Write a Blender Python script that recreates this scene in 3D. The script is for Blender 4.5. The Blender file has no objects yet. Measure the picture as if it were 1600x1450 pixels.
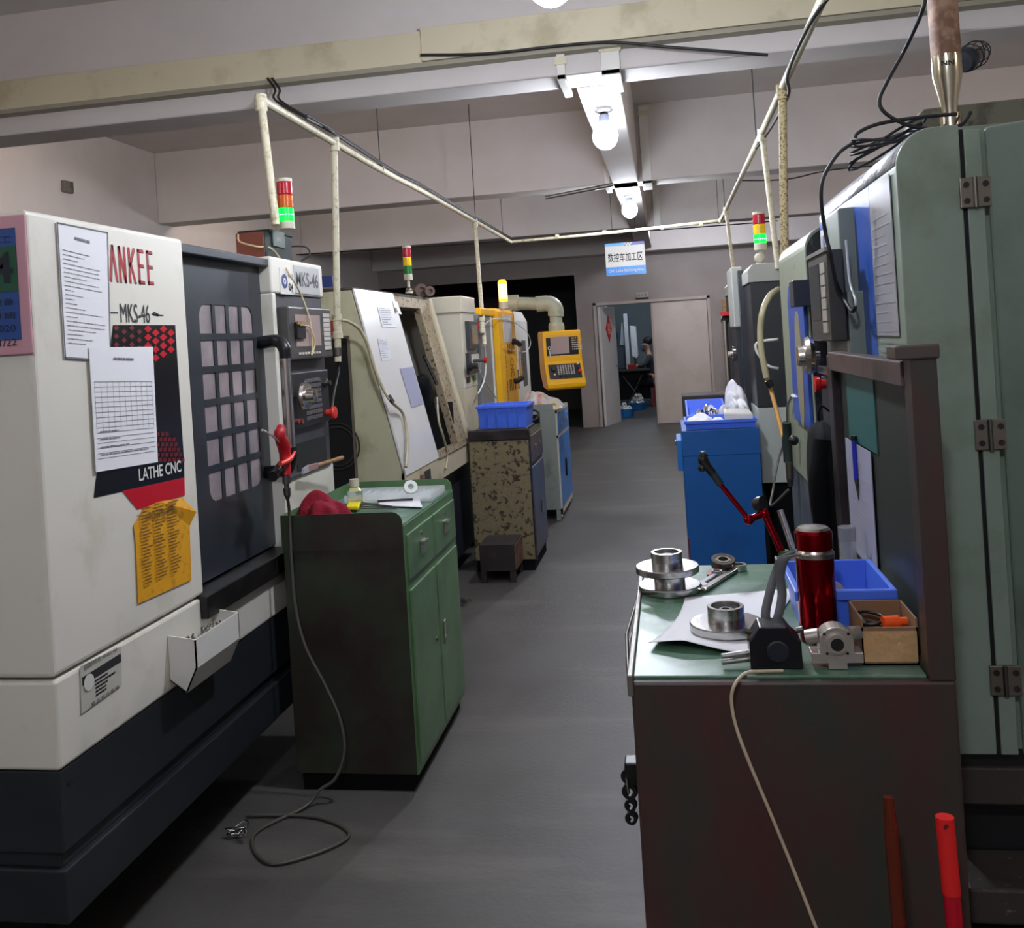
import bpy, bmesh, math, random
from mathutils import Vector, Matrix
random.seed(7)
S = bpy.context.scene
COL = S.collection

# ------------------------------------------------------------------ camera, light, exposure
FPX, PPX, PPY, EYE, YAW, ROLL = 1476.0, 800.0, 533.0, 1.55, math.atan(245/1476.), math.atan(0.062)
fw = Vector((-math.sin(YAW), math.cos(YAW), 0)); rt = Vector((math.cos(YAW), math.sin(YAW), 0)); upv = Vector((0, 0, 1))
CR = rt*math.cos(ROLL) - upv*math.sin(ROLL); CU = rt*math.sin(ROLL) + upv*math.cos(ROLL)
CAM = Vector((0, 0, EYE))
cd = bpy.data.cameras.new('camera'); cam = bpy.data.objects.new('camera', cd); COL.objects.link(cam)
cam.matrix_world = Matrix(((CR.x, CU.x, -fw.x, CAM.x), (CR.y, CU.y, -fw.y, CAM.y), (CR.z, CU.z, -fw.z, CAM.z), (0, 0, 0, 1)))
cd.sensor_fit = 'HORIZONTAL'; cd.sensor_width = 36; cd.lens = FPX/1600*36
cd.shift_x = 0; cd.shift_y = -(725-PPY)/1600; cd.clip_start = 0.02; cd.clip_end = 100
S.camera = cam
S.view_settings.view_transform = 'Standard'; S.view_settings.look = 'None'
S.view_settings.exposure = 1.95
W = bpy.data.worlds.new('world'); S.world = W; W.use_nodes = True
W.node_tree.nodes['Background'].inputs[0].default_value = (0.02, 0.02, 0.022, 1)
W.node_tree.nodes['Background'].inputs[1].default_value = 1.0
BULB_POWER = 105.0      # emission strength of the hanging lamps
FILL_POWER = 60.0

def P(x, y, X=None, Y=None, Z=None):
    """the point of the plane X=, Y= or Z= seen at photo pixel x, y (used to measure the place)"""
    d = fw + CR*((x-PPX)/FPX) - CU*((y-PPY)/FPX)
    if X is not None: t = (X-CAM.x)/d.x
    elif Y is not None: t = (Y-CAM.y)/d.y
    else: t = (Z-CAM.z)/d.z
    return CAM + d*t

# ------------------------------------------------------------------ materials
def lin(c):
    r = []
    for v in c[:3]:
        v /= 255.0
        r.append(v/12.92 if v <= 0.04045 else ((v+0.055)/1.055)**2.4)
    return (r[0], r[1], r[2], 1)
_mc = {}
def M(name, col, rough=0.5, metal=0.0, dirt=None, amt=0.5, scale=4.0, bump=0.0, bscale=40.0, spec=0.5, emit=None, es=1.0, trans=0.0, alpha=1.0, stretch=None, detail=5, var=0.08, coat=0.0, edge=0.08):
    if name in _mc: return _mc[name]
    m = bpy.data.materials.new(name); m.use_nodes = True; nt = m.node_tree; N = nt.nodes; L = nt.links
    b = N['Principled BSDF']
    b.inputs['Roughness'].default_value = rough; b.inputs['Metallic'].default_value = metal
    b.inputs['Specular IOR Level'].default_value = spec
    if coat: b.inputs['Coat Weight'].default_value = coat
    if trans: b.inputs['Transmission Weight'].default_value = trans
    if alpha < 1: b.inputs['Alpha'].default_value = alpha
    tc = N.new('ShaderNodeTexCoord'); vec = tc.outputs['Object']
    if stretch:
        mp = N.new('ShaderNodeMapping'); mp.inputs['Scale'].default_value = stretch; L.new(vec, mp.inputs['Vector']); vec = mp.outputs['Vector']
    nz = N.new('ShaderNodeTexNoise'); nz.inputs['Scale'].default_value = scale; nz.inputs['Detail'].default_value = detail; L.new(vec, nz.inputs['Vector'])
    c = lin(col)
    # gentle variation of the paint
    mx = N.new('ShaderNodeMix'); mx.data_type = 'RGBA'
    mx.inputs[6].default_value = tuple(v*(1-var) for v in c[:3])+(1,); mx.inputs[7].default_value = tuple(min(1, v*(1+var)) for v in c[:3])+(1,)
    L.new(nz.outputs['Fac'], mx.inputs[0]); out = mx.outputs[2]
    if dirt:
        n2 = N.new('ShaderNodeTexNoise'); n2.inputs['Scale'].default_value = scale*1.7; n2.inputs['Detail'].default_value = 8; n2.inputs['Roughness'].default_value = .62; L.new(vec, n2.inputs['Vector'])
        rp = N.new('ShaderNodeMapRange'); rp.inputs[1].default_value = 1-amt-edge+.0; rp.inputs[2].default_value = 1-amt+edge; L.new(n2.outputs['Fac'], rp.inputs[0])
        m2 = N.new('ShaderNodeMix'); m2.data_type = 'RGBA'; L.new(rp.outputs[0], m2.inputs[0]); L.new(out, m2.inputs[6]); m2.inputs[7].default_value = lin(dirt); out = m2.outputs[2]
    L.new(out, b.inputs['Base Color'])
    if bump:
        nb = N.new('ShaderNodeTexNoise'); nb.inputs['Scale'].default_value = bscale; nb.inputs['Detail'].default_value = 4; L.new(vec, nb.inputs['Vector'])
        bp = N.new('ShaderNodeBump'); bp.inputs['Strength'].default_value = bump; bp.inputs['Distance'].default_value = 0.02; L.new(nb.outputs['Fac'], bp.inputs['Height']); L.new(bp.outputs[0], b.inputs['Normal'])
    if emit:
        b.inputs['Emission Color'].default_value = lin(emit); b.inputs['Emission Strength'].default_value = es
    _mc[name] = m
    return m

white = M('white_powder_coat', (218, 214, 201), .36, dirt=(196, 190, 172), amt=.34, scale=2.2, edge=.1, var=.03)
pwhite = M('plain_white', (214, 212, 205), .4)
cream = M('cream_paint', (182, 180, 150), .45, dirt=(140, 134, 100), amt=.38, scale=3, edge=.12)
greyside = M('pale_grey_paint', (178, 182, 165), .42)
charcoal = M('charcoal_paint', (46, 50, 56), .33, var=.2)
navy = M('blue_black_paint', (36, 41, 45), .42, dirt=(28, 32, 36), amt=.4, scale=1.4, edge=.15)
black = M('black_plastic', (18, 18, 20), .38)
dull = M('dull_black', (13, 14, 17), .9, spec=.15)
dark = M('dark_recess', (10, 10, 12), .8)
chrome = M('chrome', (215, 208, 200), .22, 1)
steel = M('machined_steel', (188, 186, 184), .24, 1, bump=.04, bscale=200, var=.12)
dsteel = M('dull_steel', (120, 116, 110), .4, 1)
greysteel = M('grey_steel', (130, 126, 120), .45, .7, dirt=(90, 80, 66), amt=.4)
galv = M('galvanised', (170, 168, 160), .35, .9, bump=.1, bscale=25)
red = M('red_plastic', (190, 20, 24), .35)
brightred = M('bright_red', (205, 22, 28), .3)
anored = M('red_anodised_metal', (150, 6, 18), .13, .9)
redcloth = M('red_cloth', (130, 8, 34), .9, bump=.3, bscale=60)
green = M('green_enamel', (92, 126, 84), .36, dirt=(66, 92, 62), amt=.4, scale=2.6, edge=.2)
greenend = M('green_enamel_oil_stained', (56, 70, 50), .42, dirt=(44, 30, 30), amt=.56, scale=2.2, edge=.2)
greenmat = M('green_work_mat', (70, 106, 82), .36, dirt=(122, 146, 134), amt=.38, scale=7, edge=.15)
brown = M('brown_stained_paint', (72, 43, 40), .42, dirt=(50, 56, 48), amt=.5, scale=4.0, edge=.16, stretch=(1, 1, .45))
brownrail = M('brown_rail_paint', (84, 68, 66), .35, dirt=(46, 40, 38), amt=.4)
rusty = M('flaking_beige_paint', (124, 112, 82), .6, dirt=(50, 36, 26), amt=.43, scale=17, edge=.035, bump=.2, bscale=30)
rusty2 = M('rusted_edge', (150, 135, 108), .6, dirt=(60, 44, 30), amt=.42, scale=26, edge=.04)
oily = M('oily_dark_metal', (52, 42, 46), .35, dirt=(26, 20, 20), amt=.5)
bluepaint = M('blue_enamel', (22, 88, 158), .38, dirt=(16, 68, 128), amt=.34, scale=2.5, edge=.15)
bluedrawer = M('blue_drawer', (44, 116, 186), .38, dirt=(90, 70, 70), amt=.38, scale=5)
greycab = M('grey_green_paint', (128, 134, 128), .45, dirt=(96, 104, 96), amt=.35, scale=2)
binblue = M('blue_bin_plastic', (72, 112, 226), .38, spec=.5)
milkgreen = M('grey_green_machine_paint', (132, 146, 132), .42, dirt=(112, 126, 106), amt=.42, scale=2.4, edge=.1, bump=.06, bscale=14)
milkgreen2 = M('pale_green_machine_paint', (136, 144, 122), .42, dirt=(70, 60, 48), amt=.33, scale=6, edge=.04)
machblue = M('machine_blue_paint', (48, 84, 168), .33, dirt=(60, 54, 70), amt=.36, scale=5, edge=.05)
worn = M('silver_highlight', (205, 208, 210), .2, .5, dirt=(80, 110, 170), amt=.38, scale=20, edge=.06, bump=.3, bscale=50)  # pale silver painted as the lamp highlight on the rounded shoulder, mottled blue
yellow = M('yellow_machine_paint', (240, 178, 8), .36)
yellowside = yellow
grey = M('mid_grey_paint', (118, 122, 122), .42)
midgrey = M('soft_grey_panel', (96, 98, 98), .4)
plaster = M('white_plaster', (208, 202, 199), .8, dirt=(196, 190, 186), amt=.42, scale=.8, edge=.2, var=.02)
ductcream = M('cream_trunking', (205, 196, 168), .5, dirt=(180, 170, 140), amt=.4, scale=2)
pvc = M('aged_pvc_pipe', (205, 198, 172), .45, dirt=(150, 136, 100), amt=.4, scale=20)
pvc2 = M('speckled_hose', (176, 160, 118), .6, dirt=(90, 74, 46), amt=.45, scale=60, edge=.03)
cable = M('black_cable', (20, 20, 22), .5)
hosemat = M('cream_air_hose', (170, 160, 128), .35)
papermat = M('paper', (226, 226, 228), .7, var=.03)
lilac = M('lilac_paper', (150, 150, 172), .7)
ink = M('grey_print', (112, 112, 118), .8)
inkb = M('black_print', (30, 30, 32), .7)
plastic = M('clear_plastic', (225, 230, 232), .12, trans=.85, spec=.6)
frost = M('plastic_film', (225, 225, 228), .35, trans=.35, bump=.5, bscale=30)
glass = M('pane_reflection', (176, 162, 162), .3, .15, spec=.8, dirt=(110, 104, 110), amt=.45, scale=3, edge=.2)  # pale base colour holds the reflection on the panes, with random darker mottling
screen = M('screen_glass', (170, 150, 146), .2, spec=.7)
screend = M('dark_screen', (60, 66, 70), .18, spec=.8)
amber = M('amber_lens', (190, 84, 20), .25, emit=(225, 90, 10), es=.008)
redlens = M('red_lens', (160, 16, 36), .25, emit=(200, 10, 30), es=.006)
greenlens = M('unlit_green_lens', (16, 110, 40), .3)
yellowlens = M('yellow_lens', (225, 180, 10), .3, emit=(225, 170, 10), es=.03)
greenlit = M('lit_green_lens', (6, 160, 40), .3, emit=(0, 255, 50), es=1.0)
greenspot = M('green_lamp_core', (200, 255, 230), .3, emit=(190, 255, 230), es=3.0)
amberlit = M('lit_amber_lens', (255, 130, 10), .3, emit=(255, 120, 16), es=3.0)
ambercore = M('amber_lamp_core', (255, 230, 160), .3, emit=(255, 205, 90), es=1.6)
bulbmat = M('lit_bulb', (255, 255, 255), .4, emit=(236, 242, 255), es=BULB_POWER)
bulbweak = M('dim_fill_bulb', (255, 255, 255), .4, emit=(255, 236, 220), es=BULB_POWER*.32)
cardboard = M('cardboard', (132, 98, 68), .7)
tape_film = M('clear_packing_tape', (190, 150, 105), .12, spec=.8, bump=.6, bscale=18)
orange = M('orange_plastic', (240, 84, 20), .4)
wood = M('worn_wood', (150, 112, 66), .6, dirt=(110, 78, 44), amt=.45, scale=8, stretch=(6, 6, 1))
brownbox = M('brown_varnished_board', (104, 52, 36), .5)
darkgreen = M('dark_green_box_paint', (14, 28, 25), .6, spec=.3)
wallfar = M('far_room_wall', (112, 122, 124), .8)
skin = M('skin', (190, 140, 112), .6)
hair = M('black_hair', (18, 16, 16), .6)
shirt = M('grey_work_shirt', (58, 58, 68), .85)
trousers = M('dark_trousers', (26, 28, 34), .85)
copper = M('copper_brown_tube', (150, 70, 50), .22, .8)
logoblue = M('sign_blue', (30, 110, 220), .4)
logocyan = M('sign_light_blue', (70, 170, 240), .4)
logonavy = M('label_navy', (20, 50, 120), .4)
duct = M('brown_flexible_duct', (166, 132, 108), .6, dirt=(120, 86, 66), amt=.5, scale=12)
doorwhite = M('pale_door_panel', (188, 176, 166), .4, dirt=(168, 156, 146), amt=.4, scale=1.2, edge=.15)

# floor: worn dark grey epoxy
def floor_material():
    m = bpy.data.materials.new('worn_grey_floor_paint'); m.use_nodes = True; nt = m.node_tree; N = nt.nodes; L = nt.links; b = N['Principled BSDF']
    tc = N.new('ShaderNodeTexCoord')
    n1 = N.new('ShaderNodeTexNoise'); n1.inputs['Scale'].default_value = 1.1; n1.inputs['Detail'].default_value = 7; n1.inputs['Roughness'].default_value = .65; L.new(tc.outputs['Object'], n1.inputs['Vector'])
    r1 = N.new('ShaderNodeValToRGB'); r1.color_ramp.elements[0].position = .3; r1.color_ramp.elements[0].color = lin((62, 58, 54)); r1.color_ramp.elements[1].position = .7; r1.color_ramp.elements[1].color = lin((90, 87, 83))
    L.new(n1.outputs['Fac'], r1.inputs[0])
    n2 = N.new('ShaderNodeTexNoise'); n2.inputs['Scale'].default_value = 55; n2.inputs['Detail'].default_value = 3; L.new(tc.outputs['Object'], n2.inputs['Vector'])
    r2 = N.new('ShaderNodeMapRange'); r2.inputs[1].default_value = .7; r2.inputs[2].default_value = .78; r2.inputs[4].default_value = .35; L.new(n2.outputs['Fac'], r2.inputs[0])
    mx = N.new('ShaderNodeMix'); mx.data_type = 'RGBA'; L.new(r2.outputs[0], mx.inputs[0]); L.new(r1.outputs[0], mx.inputs[6]); mx.inputs[7].default_value = lin((135, 132, 126))
    mp = N.new('ShaderNodeMapping'); mp.inputs['Scale'].default_value = (.45, 1.9, 1); L.new(tc.outputs['Object'], mp.inputs['Vector'])
    n3 = N.new('ShaderNodeTexNoise'); n3.inputs['Scale'].default_value = 1.3; n3.inputs['Detail'].default_value = 9; n3.inputs['Roughness'].default_value = .68; L.new(mp.outputs['Vector'], n3.inputs['Vector'])
    r4 = N.new('ShaderNodeMapRange'); r4.inputs[1].default_value = .52; r4.inputs[2].default_value = .68; r4.inputs[4].default_value = .55; L.new(n3.outputs['Fac'], r4.inputs[0])
    m5 = N.new('ShaderNodeMix'); m5.data_type = 'RGBA'; L.new(r4.outputs[0], m5.inputs[0]); L.new(mx.outputs[2], m5.inputs[6]); m5.inputs[7].default_value = lin((112, 106, 98))
    L.new(m5.outputs[2], b.inputs['Base Color'])
    r3 = N.new('ShaderNodeMapRange'); r3.inputs[3].default_value = .38; r3.inputs[4].default_value = .62; L.new(n1.outputs['Fac'], r3.inputs[0]); L.new(r3.outputs[0], b.inputs['Roughness'])
    bp = N.new('ShaderNodeBump'); bp.inputs['Strength'].default_value = .12; bp.inputs['Distance'].default_value = .01; L.new(n2.outputs['Fac'], bp.inputs['Height']); L.new(bp.outputs[0], b.inputs['Normal'])
    return m
floormat = floor_material()

# ------------------------------------------------------------------ mesh builder
def catmull(pts, k=6, closed=False):
    pts = [Vector(p) for p in pts]; n = len(pts)
    if n < 3: return pts
    out = []
    rng = range(n) if closed else range(n-1)
    for i in rng:
        if closed: p0, p1, p2, p3 = pts[i-1], pts[i], pts[(i+1) % n], pts[(i+2) % n]
        else: p0, p1, p2, p3 = pts[max(i-1, 0)], pts[i], pts[i+1], pts[min(i+2, n-1)]
        for j in range(k):
            t = j/k
            out.append(.5*((2*p1)+(-p0+p2)*t+(2*p0-5*p1+4*p2-p3)*t*t+(-p0+3*p1-3*p2+p3)*t**3))
    if not closed: out.append(pts[-1])
    return out

class MB:
    def __init__(s): s.v = []; s.f = []; s.m = []; s.s = []
    def add(s, vs, fs, m=0, smooth=False):
        o = len(s.v); s.v += [Vector(v) for v in vs]
        for f in fs: s.f.append([o+i for i in f]); s.m.append(m); s.s.append(smooth)
        return s
    def box(s, x0, x1, y0, y1, z0, z1, m=0):
        x0, x1 = min(x0, x1), max(x0, x1); y0, y1 = min(y0, y1), max(y0, y1); z0, z1 = min(z0, z1), max(z0, z1)
        return s.hexa([(x0, y0, z0), (x1, y0, z0), (x1, y1, z0), (x0, y1, z0), (x0, y0, z1), (x1, y0, z1), (x1, y1, z1), (x0, y1, z1)], m)
    def hexa(s, p, m=0):
        return s.add(p, [(0, 3, 2, 1), (4, 5, 6, 7), (0, 1, 5, 4), (1, 2, 6, 5), (2, 3, 7, 6), (3, 0, 4, 7)], m)
    def prism(s, pts, axis, a, b, m=0):
        n = len(pts)
        g = {'x': lambda u, v, w: (w, u, v), 'y': lambda u, v, w: (u, w, v), 'z': lambda u, v, w: (u, v, w)}[axis]
        vs = [g(u, v, a) for u, v in pts]+[g(u, v, b) for u, v in pts]
        fs = [tuple(range(n)), tuple(range(2*n-1, n-1, -1))]+[(i, i+n, (i+1) % n+n, (i+1) % n) for i in range(n)]
        return s.add(vs, fs, m)
    def slab(s, quad, d, m=0):
        """a quad (4 points) thickened by the vector d"""
        q = [Vector(p) for p in quad]; d = Vector(d)
        return s.add(q+[p+d for p in q], [(0, 1, 2, 3), (7, 6, 5, 4), (0, 4, 5, 1), (1, 5, 6, 2), (2, 6, 7, 3), (3, 7, 4, 0)], m)
    def cyl(s, p0, p1, r0, r1=None, n=20, caps=True, m=0):
        p0, p1 = Vector(p0), Vector(p1); r1 = r0 if r1 is None else r1
        d = (p1-p0).normalized(); a = d.orthogonal().normalized(); b = d.cross(a)
        c0 = [p0+(a*math.cos(2*math.pi*i/n)+b*math.sin(2*math.pi*i/n))*r0 for i in range(n)]
        c1 = [p1+(a*math.cos(2*math.pi*i/n)+b*math.sin(2*math.pi*i/n))*r1 for i in range(n)]
        s.add(c0+c1, [(i, (i+1) % n, (i+1) % n+n, i+n) for i in range(n)], m, True)
        if caps:
            if r0 > 1e-5: s.add(c0, [tuple(range(n-1, -1, -1))], m)
            if r1 > 1e-5: s.add(c1, [tuple(range(n))], m)
        return s
    def tube(s, pts, r, n=8, closed=False, m=0, k=6, smooth=True):
        pts = catmull(pts, k, closed) if smooth else [Vector(p) for p in pts]
        N = len(pts); vs = []; prev = None
        for i in range(N):
            a = pts[(i-1) % N] if (closed or i > 0) else pts[0]; b = pts[(i+1) % N] if (closed or i < N-1) else pts[-1]
            t = (b-a).normalized()
            if prev is None: u = t.orthogonal().normalized()
            else:
                u = prev-t*prev.dot(t); u = u.normalized() if u.length > 1e-6 else t.orthogonal().normalized()
            prev = u; w = t.cross(u)
            rr = r[min(int(i*len(r)/N), len(r)-1)] if isinstance(r, (list, tuple)) else r
            vs += [pts[i]+(u*math.cos(2*math.pi*j/n)+w*math.sin(2*math.pi*j/n))*rr for j in range(n)]
        fs = []
        for i in range(N if closed else N-1):
            q = (i+1) % N
            fs += [(i*n+j, i*n+(j+1) % n, q*n+(j+1) % n, q*n+j) for j in range(n)]
        s.add(vs, fs, m, True)
        if not closed:
            s.add(vs[:n], [tuple(range(n-1, -1, -1))], m); s.add(vs[-n:], [tuple(range(n))], m)
        return s
    def lathe(s, o, prof, axis=(0, 0, 1), n=32, m=0, smooth=False):
        o = Vector(o); d = Vector(axis).normalized(); a = d.orthogonal().normalized(); b = d.cross(a)
        ring = lambda r, h: [o+d*h+(a*math.cos(2*math.pi*i/n)+b*math.sin(2*math.pi*i/n))*max(r, 1e-5) for i in range(n)]
        if smooth:
            vs = []
            for r, h in prof: vs += ring(r, h)
            s.add(vs, [(k*n+i, k*n+(i+1) % n, (k+1)*n+(i+1) % n, (k+1)*n+i) for k in range(len(prof)-1) for i in range(n)], m, True)
        else:
            for (r0, h0), (r1, h1) in zip(prof[:-1], prof[1:]):
                s.add(ring(r0, h0)+ring(r1, h1), [(i, (i+1) % n, (i+1) % n+n, i+n) for i in range(n)], m, True)
        return s
    def ball(s, c, r, sc=(1, 1, 1), n=14, m=0):
        c = Vector(c); vs = []; fs = []
        k = n//2
        for i in range(k+1):
            th = math.pi*i/k
            for j in range(n): vs.append(c+Vector((math.sin(th)*math.cos(2*math.pi*j/n)*sc[0], math.sin(th)*math.sin(2*math.pi*j/n)*sc[1], math.cos(th)*sc[2]))*r)
        for i in range(k):
            for j in range(n): fs.append((i*n+j, (i+1)*n+j, (i+1)*n+(j+1) % n, i*n+(j+1) % n))
        return s.add(vs, fs, m, True)
    def sheet(s, fn, nu, nv, th=0.0, m=0, smooth=True):
        vs = [Vector(fn(i/nu, j/nv)) for j in range(nv+1) for i in range(nu+1)]
        fs = [(j*(nu+1)+i, j*(nu+1)+i+1, (j+1)*(nu+1)+i+1, (j+1)*(nu+1)+i) for j in range(nv) for i in range(nu)]
        return s.add(vs, fs, m, smooth)
    post = None
    def build(s, name, mat, parent=None, bevel=0.0, solid=0.0, sub=0, seg=2):
        if MB.post: s.v = [MB.post(v) for v in s.v]
        me = bpy.data.meshes.new(name)
        off = Vector((0, 0, 0)); p = parent
        while p is not None: off += p.location; p = p.parent
        me.from_pydata([tuple(v-off) for v in s.v], [], s.f)
        for mt in (mat if isinstance(mat, (list, tuple)) else [mat]): me.materials.append(mt)
        for i, pl in enumerate(me.polygons): pl.material_index = s.m[i]; pl.use_smooth = s.s[i]
        me.validate()
        bm = bmesh.new(); bm.from_mesh(me); bmesh.ops.remove_doubles(bm, verts=bm.verts, dist=1e-6) if False else None
        bmesh.ops.recalc_face_normals(bm, faces=bm.faces); bm.to_mesh(me); bm.free()
        o = bpy.data.objects.new(name, me); COL.objects.link(o)
        if parent is not None: o.parent = parent
        if solid:
            md = o.modifiers.new('solid', 'SOLIDIFY'); md.thickness = solid; md.offset = 0
        if sub:
            md = o.modifiers.new('sub', 'SUBSURF'); md.levels = sub; md.render_levels = sub
        if bevel:
            md = o.modifiers.new('bevel', 'BEVEL'); md.width = bevel; md.segments = seg; md.limit_method = 'ANGLE'; md.angle_limit = math.radians(40); md.harden_normals = False
        return o

def thing(name, label, cat, loc=(0, 0, 0), group=None):
    o = bpy.data.objects.new(name, None); COL.objects.link(o); o.location = loc; o.empty_display_size = .05
    o['label'] = label; o['category'] = cat
    if group: o['group'] = group
    return o
def tag(o, label, cat, group=None):
    o['label'] = label; o['category'] = cat
    if group: o['group'] = group
    return o
def struct(o): o['kind'] = 'structure'; return o
def lab(o, l): o['label'] = l; return o
def copy_thing(root, delta, label, group=None):
    r = root.copy(); COL.objects.link(r); r.location = root.location+Vector(delta); r['label'] = label
    if group: r['group'] = group
    for ch in list(root.children):
        c = ch.copy(); COL.objects.link(c); c.parent = r
        for g in list(ch.children):
            d = g.copy(); COL.objects.link(d); d.parent = c
    return r

FACE = {'E': (Vector((0, 1, 0)), Vector((0, 0, 1)), Vector((1, 0, 0))), 'W': (Vector((0, -1, 0)), Vector((0, 0, 1)), Vector((-1, 0, 0))), 'S': (Vector((1, 0, 0)), Vector((0, 0, 1)), Vector((0, -1, 0)))}
def text_mb(mb, txt, org, face, h, w=None, depth=.0008, m=0, bold=0.0, slant=0.0, align='LEFT'):
    """lettering as a thin solid, org = lower left corner, h = cap height, w = total width"""
    cu = bpy.data.curves.new('t', 'FONT'); cu.body = txt; cu.size = 1; cu.extrude = 0.0; cu.offset = bold; cu.resolution_u = 3
    ob = bpy.data.objects.new('t', cu); COL.objects.link(ob)
    dg = bpy.context.evaluated_depsgraph_get(); me = bpy.data.meshes.new_from_object(ob.evaluated_get(dg))
    co = [v.co.copy() for v in me.vertices]; fs = [tuple(p.vertices) for p in me.polygons]
    bpy.data.objects.remove(ob); bpy.data.curves.remove(cu); bpy.data.meshes.remove(me)
    if not co: return mb
    x0 = min(c.x for c in co); x1 = max(c.x for c in co); y0 = min(c.y for c in co); y1 = max(c.y for c in co)
    sy = h/max(y1-y0, 1e-6); sx = (w/(x1-x0)) if w else sy
    r, u, nn = FACE[face] if isinstance(face, str) else face
    org = Vector(org)
    vs = [org+r*((c.x-x0)*sx+slant*(c.y-y0)*sy)+u*((c.y-y0)*sy)+nn*depth for c in co]
    return mb.add(vs, fs, m)
def lines_mb(mb, org, face, w, h, n, m=0, fill=.55, lo=.4, hi=1.0, depth=.0006, seed=1):
    """rows of unreadable small print: short dark dashes"""
    r, u, nn = FACE[face] if isinstance(face, str) else face; rnd = random.Random(seed); org = Vector(org)
    for i in range(n):
        L = w*rnd.uniform(lo, hi); y = h*(1-(i+.5)/n); x = 0; t = h/n*fill
        while x < L:
            k = min(w*rnd.uniform(.03, .14), L-x); a = org+r*x+u*(y-t/2)+nn*depth
            mb.add([a, a+r*k, a+r*k+u*t, a+u*t], [(0, 1, 2, 3)], m); x += k+w*.012
    return mb
def rect_mb(mb, org, face, w, h, d=0.0, m=0, off=0.0):
    r, u, nn = FACE[face] if isinstance(face, str) else face; o = Vector(org)+nn*off
    q = [o, o+r*w, o+r*w+u*h, o+u*h]
    if d: return mb.slab(q, nn*d, m)
    return mb.add(q, [(0, 1, 2, 3)], m)
def keys_mb(mb, org, face, w, h, nx, ny, m=0, gap=.3, d=.004):
    r, u, nn = FACE[face] if isinstance(face, str) else face
    for i in range(nx):
        for j in range(ny):
            rect_mb(mb, Vector(org)+r*(w*(i+gap/2)/nx)+u*(h*(j+gap/2)/ny), face, w/nx*(1-gap), h/ny*(1-gap), d, m)
    return mb

# ================================================================== THE BUILDING
CEIL = 3.66; BB = 2.95
XL, XR = -5.0, 5.2
struct(MB().box(XL-.3, XR+.3, -3.5, 23.0, -.12, 0).build('floor', floormat))
struct(MB().box(XL-.3, XR+.3, -3.5, 16.3, CEIL, CEIL+.15).build('ceiling', plaster))
mb = MB(); mb.box(XL-.25, XL, -3.5, 16.3, 2.3, CEIL); mb.box(XL-.25, XL, -3.5, 16.3, 0, .9)
for y in (-3.4, .4, 4.9, 8.65, 12.4, 15.9): mb.box(XL-.25, XL, y, y+.45, .9, 2.3)
struct(mb.build('wall_left', plaster))
i = 1
for y0, y1 in ((-2.95, .4), (.85, 4.9), (5.35, 8.65), (9.1, 12.4), (12.85, 15.9)):
    w = struct(MB().box(XL-.16, XL-.1, y0, y1, .9, 2.3).build('window_%d' % i, M('night_window_glass', (26, 30, 34), .15, spec=.7))); i += 1
    fr = MB()
    for k in range(5): yy = y0+(y1-y0)*k/4; fr.box(XL-.18, XL-.06, yy-.02, yy+.02, .9, 2.3)
    fr.box(XL-.18, XL-.06, y0, y1, .9, .94); fr.box(XL-.18, XL-.06, y0, y1, 2.26, 2.3)
    fr.build('window_frame', midgrey, w)
struct(MB().box(XR, XR+.25, -3.5, 16.3, 0, CEIL).build('wall_right', plaster))
struct(MB().box(XL-.3, XR+.3, -3.75, -3.5, 0, CEIL).build('wall_back', plaster))
# cross beams
k = 1
def beam(y, y1, z=BB):
    global k
    o = struct(MB().box(XL, XR, y, y1, z, CEIL+.01).build('trim_%d' % k, plaster, bevel=.012)); k += 1
    return o
beam(1.3, 1.57); beam(-2.4, -2.13)
beam(5.04, 5.32); beam(8.82, 9.12); beam(12.6, 12.9); beam(15.75, 16.1, 2.90)
# longitudinal strip under the slab, carries the lamps
struct(MB().box(-.43, -.19, 5.32, 15.75, BB+.0, CEIL+.01).build('trim_%d' % k, plaster, bevel=.01)); k += 1
# lower step along the left wall
# cream cable trunking on the face of the near beam
t = thing('cable_trunking', 'long cream cable trunking along the face of the nearest ceiling beam', 'trunking', (-1, 5.0, 3.1))
a = P(0, 160, Y=5.0); 
MB().box(XL, -1.22, 4.965, 5.04, 3.08, 3.25).build('cover', ductcream, t, .004)
MB().box(-1.22, 2.95, 4.955, 5.04, 3.085, 3.265).build('cover', ductcream, t, .004)
MB().box(XL, 2.95, 4.96, 5.04, 3.055, 3.08).build('bottom_lip', M('trunking_lip', (150, 144, 126), .5), t)
# white vertical ducts that step down the beams
def downduct(name, x, w, y, z0, z1, label, back=.06, run=True):
    o = thing(name, label, 'cable duct', (x, y, z0))
    mb = MB(); mb.box(x, x+w, y-.035, y-.001, z0-.03, z1)
    if run: mb.box(x, x+w, y-.035, y+.34, z0-.035, z0-.002)
    mb.build('duct_run', pwhite, o, .003)
    MB().box(x-.008, x+w+.008, y-.042, y-.03, z1-.09, z1-.05).build('clip', ductcream, o)
    return o
downduct('cable_duct', -.50, .045, 5.04, BB, 3.09, 'narrow white duct wrapped under the nearest beam, left of the wide one')
downduct('cable_duct', -.265, .10, 5.04, BB, 3.13, 'wide white duct wrapped under the nearest beam beside the lamp')
for (x, y, w, z1, lb) in ((-.50, 8.82, .05, 3.2, 'thin white duct dropping down the second beam, left of the bulb'), (-.15, 8.82, .085, 3.64, 'tall white duct on the second ceiling beam right of the bulb')):
    downduct('cable_duct', x, w, y, BB, z1, lb)
downduct('cable_duct', -.10, .09, 12.6, BB, 3.64, 'far white duct on the third beam, behind the second bulb')
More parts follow.
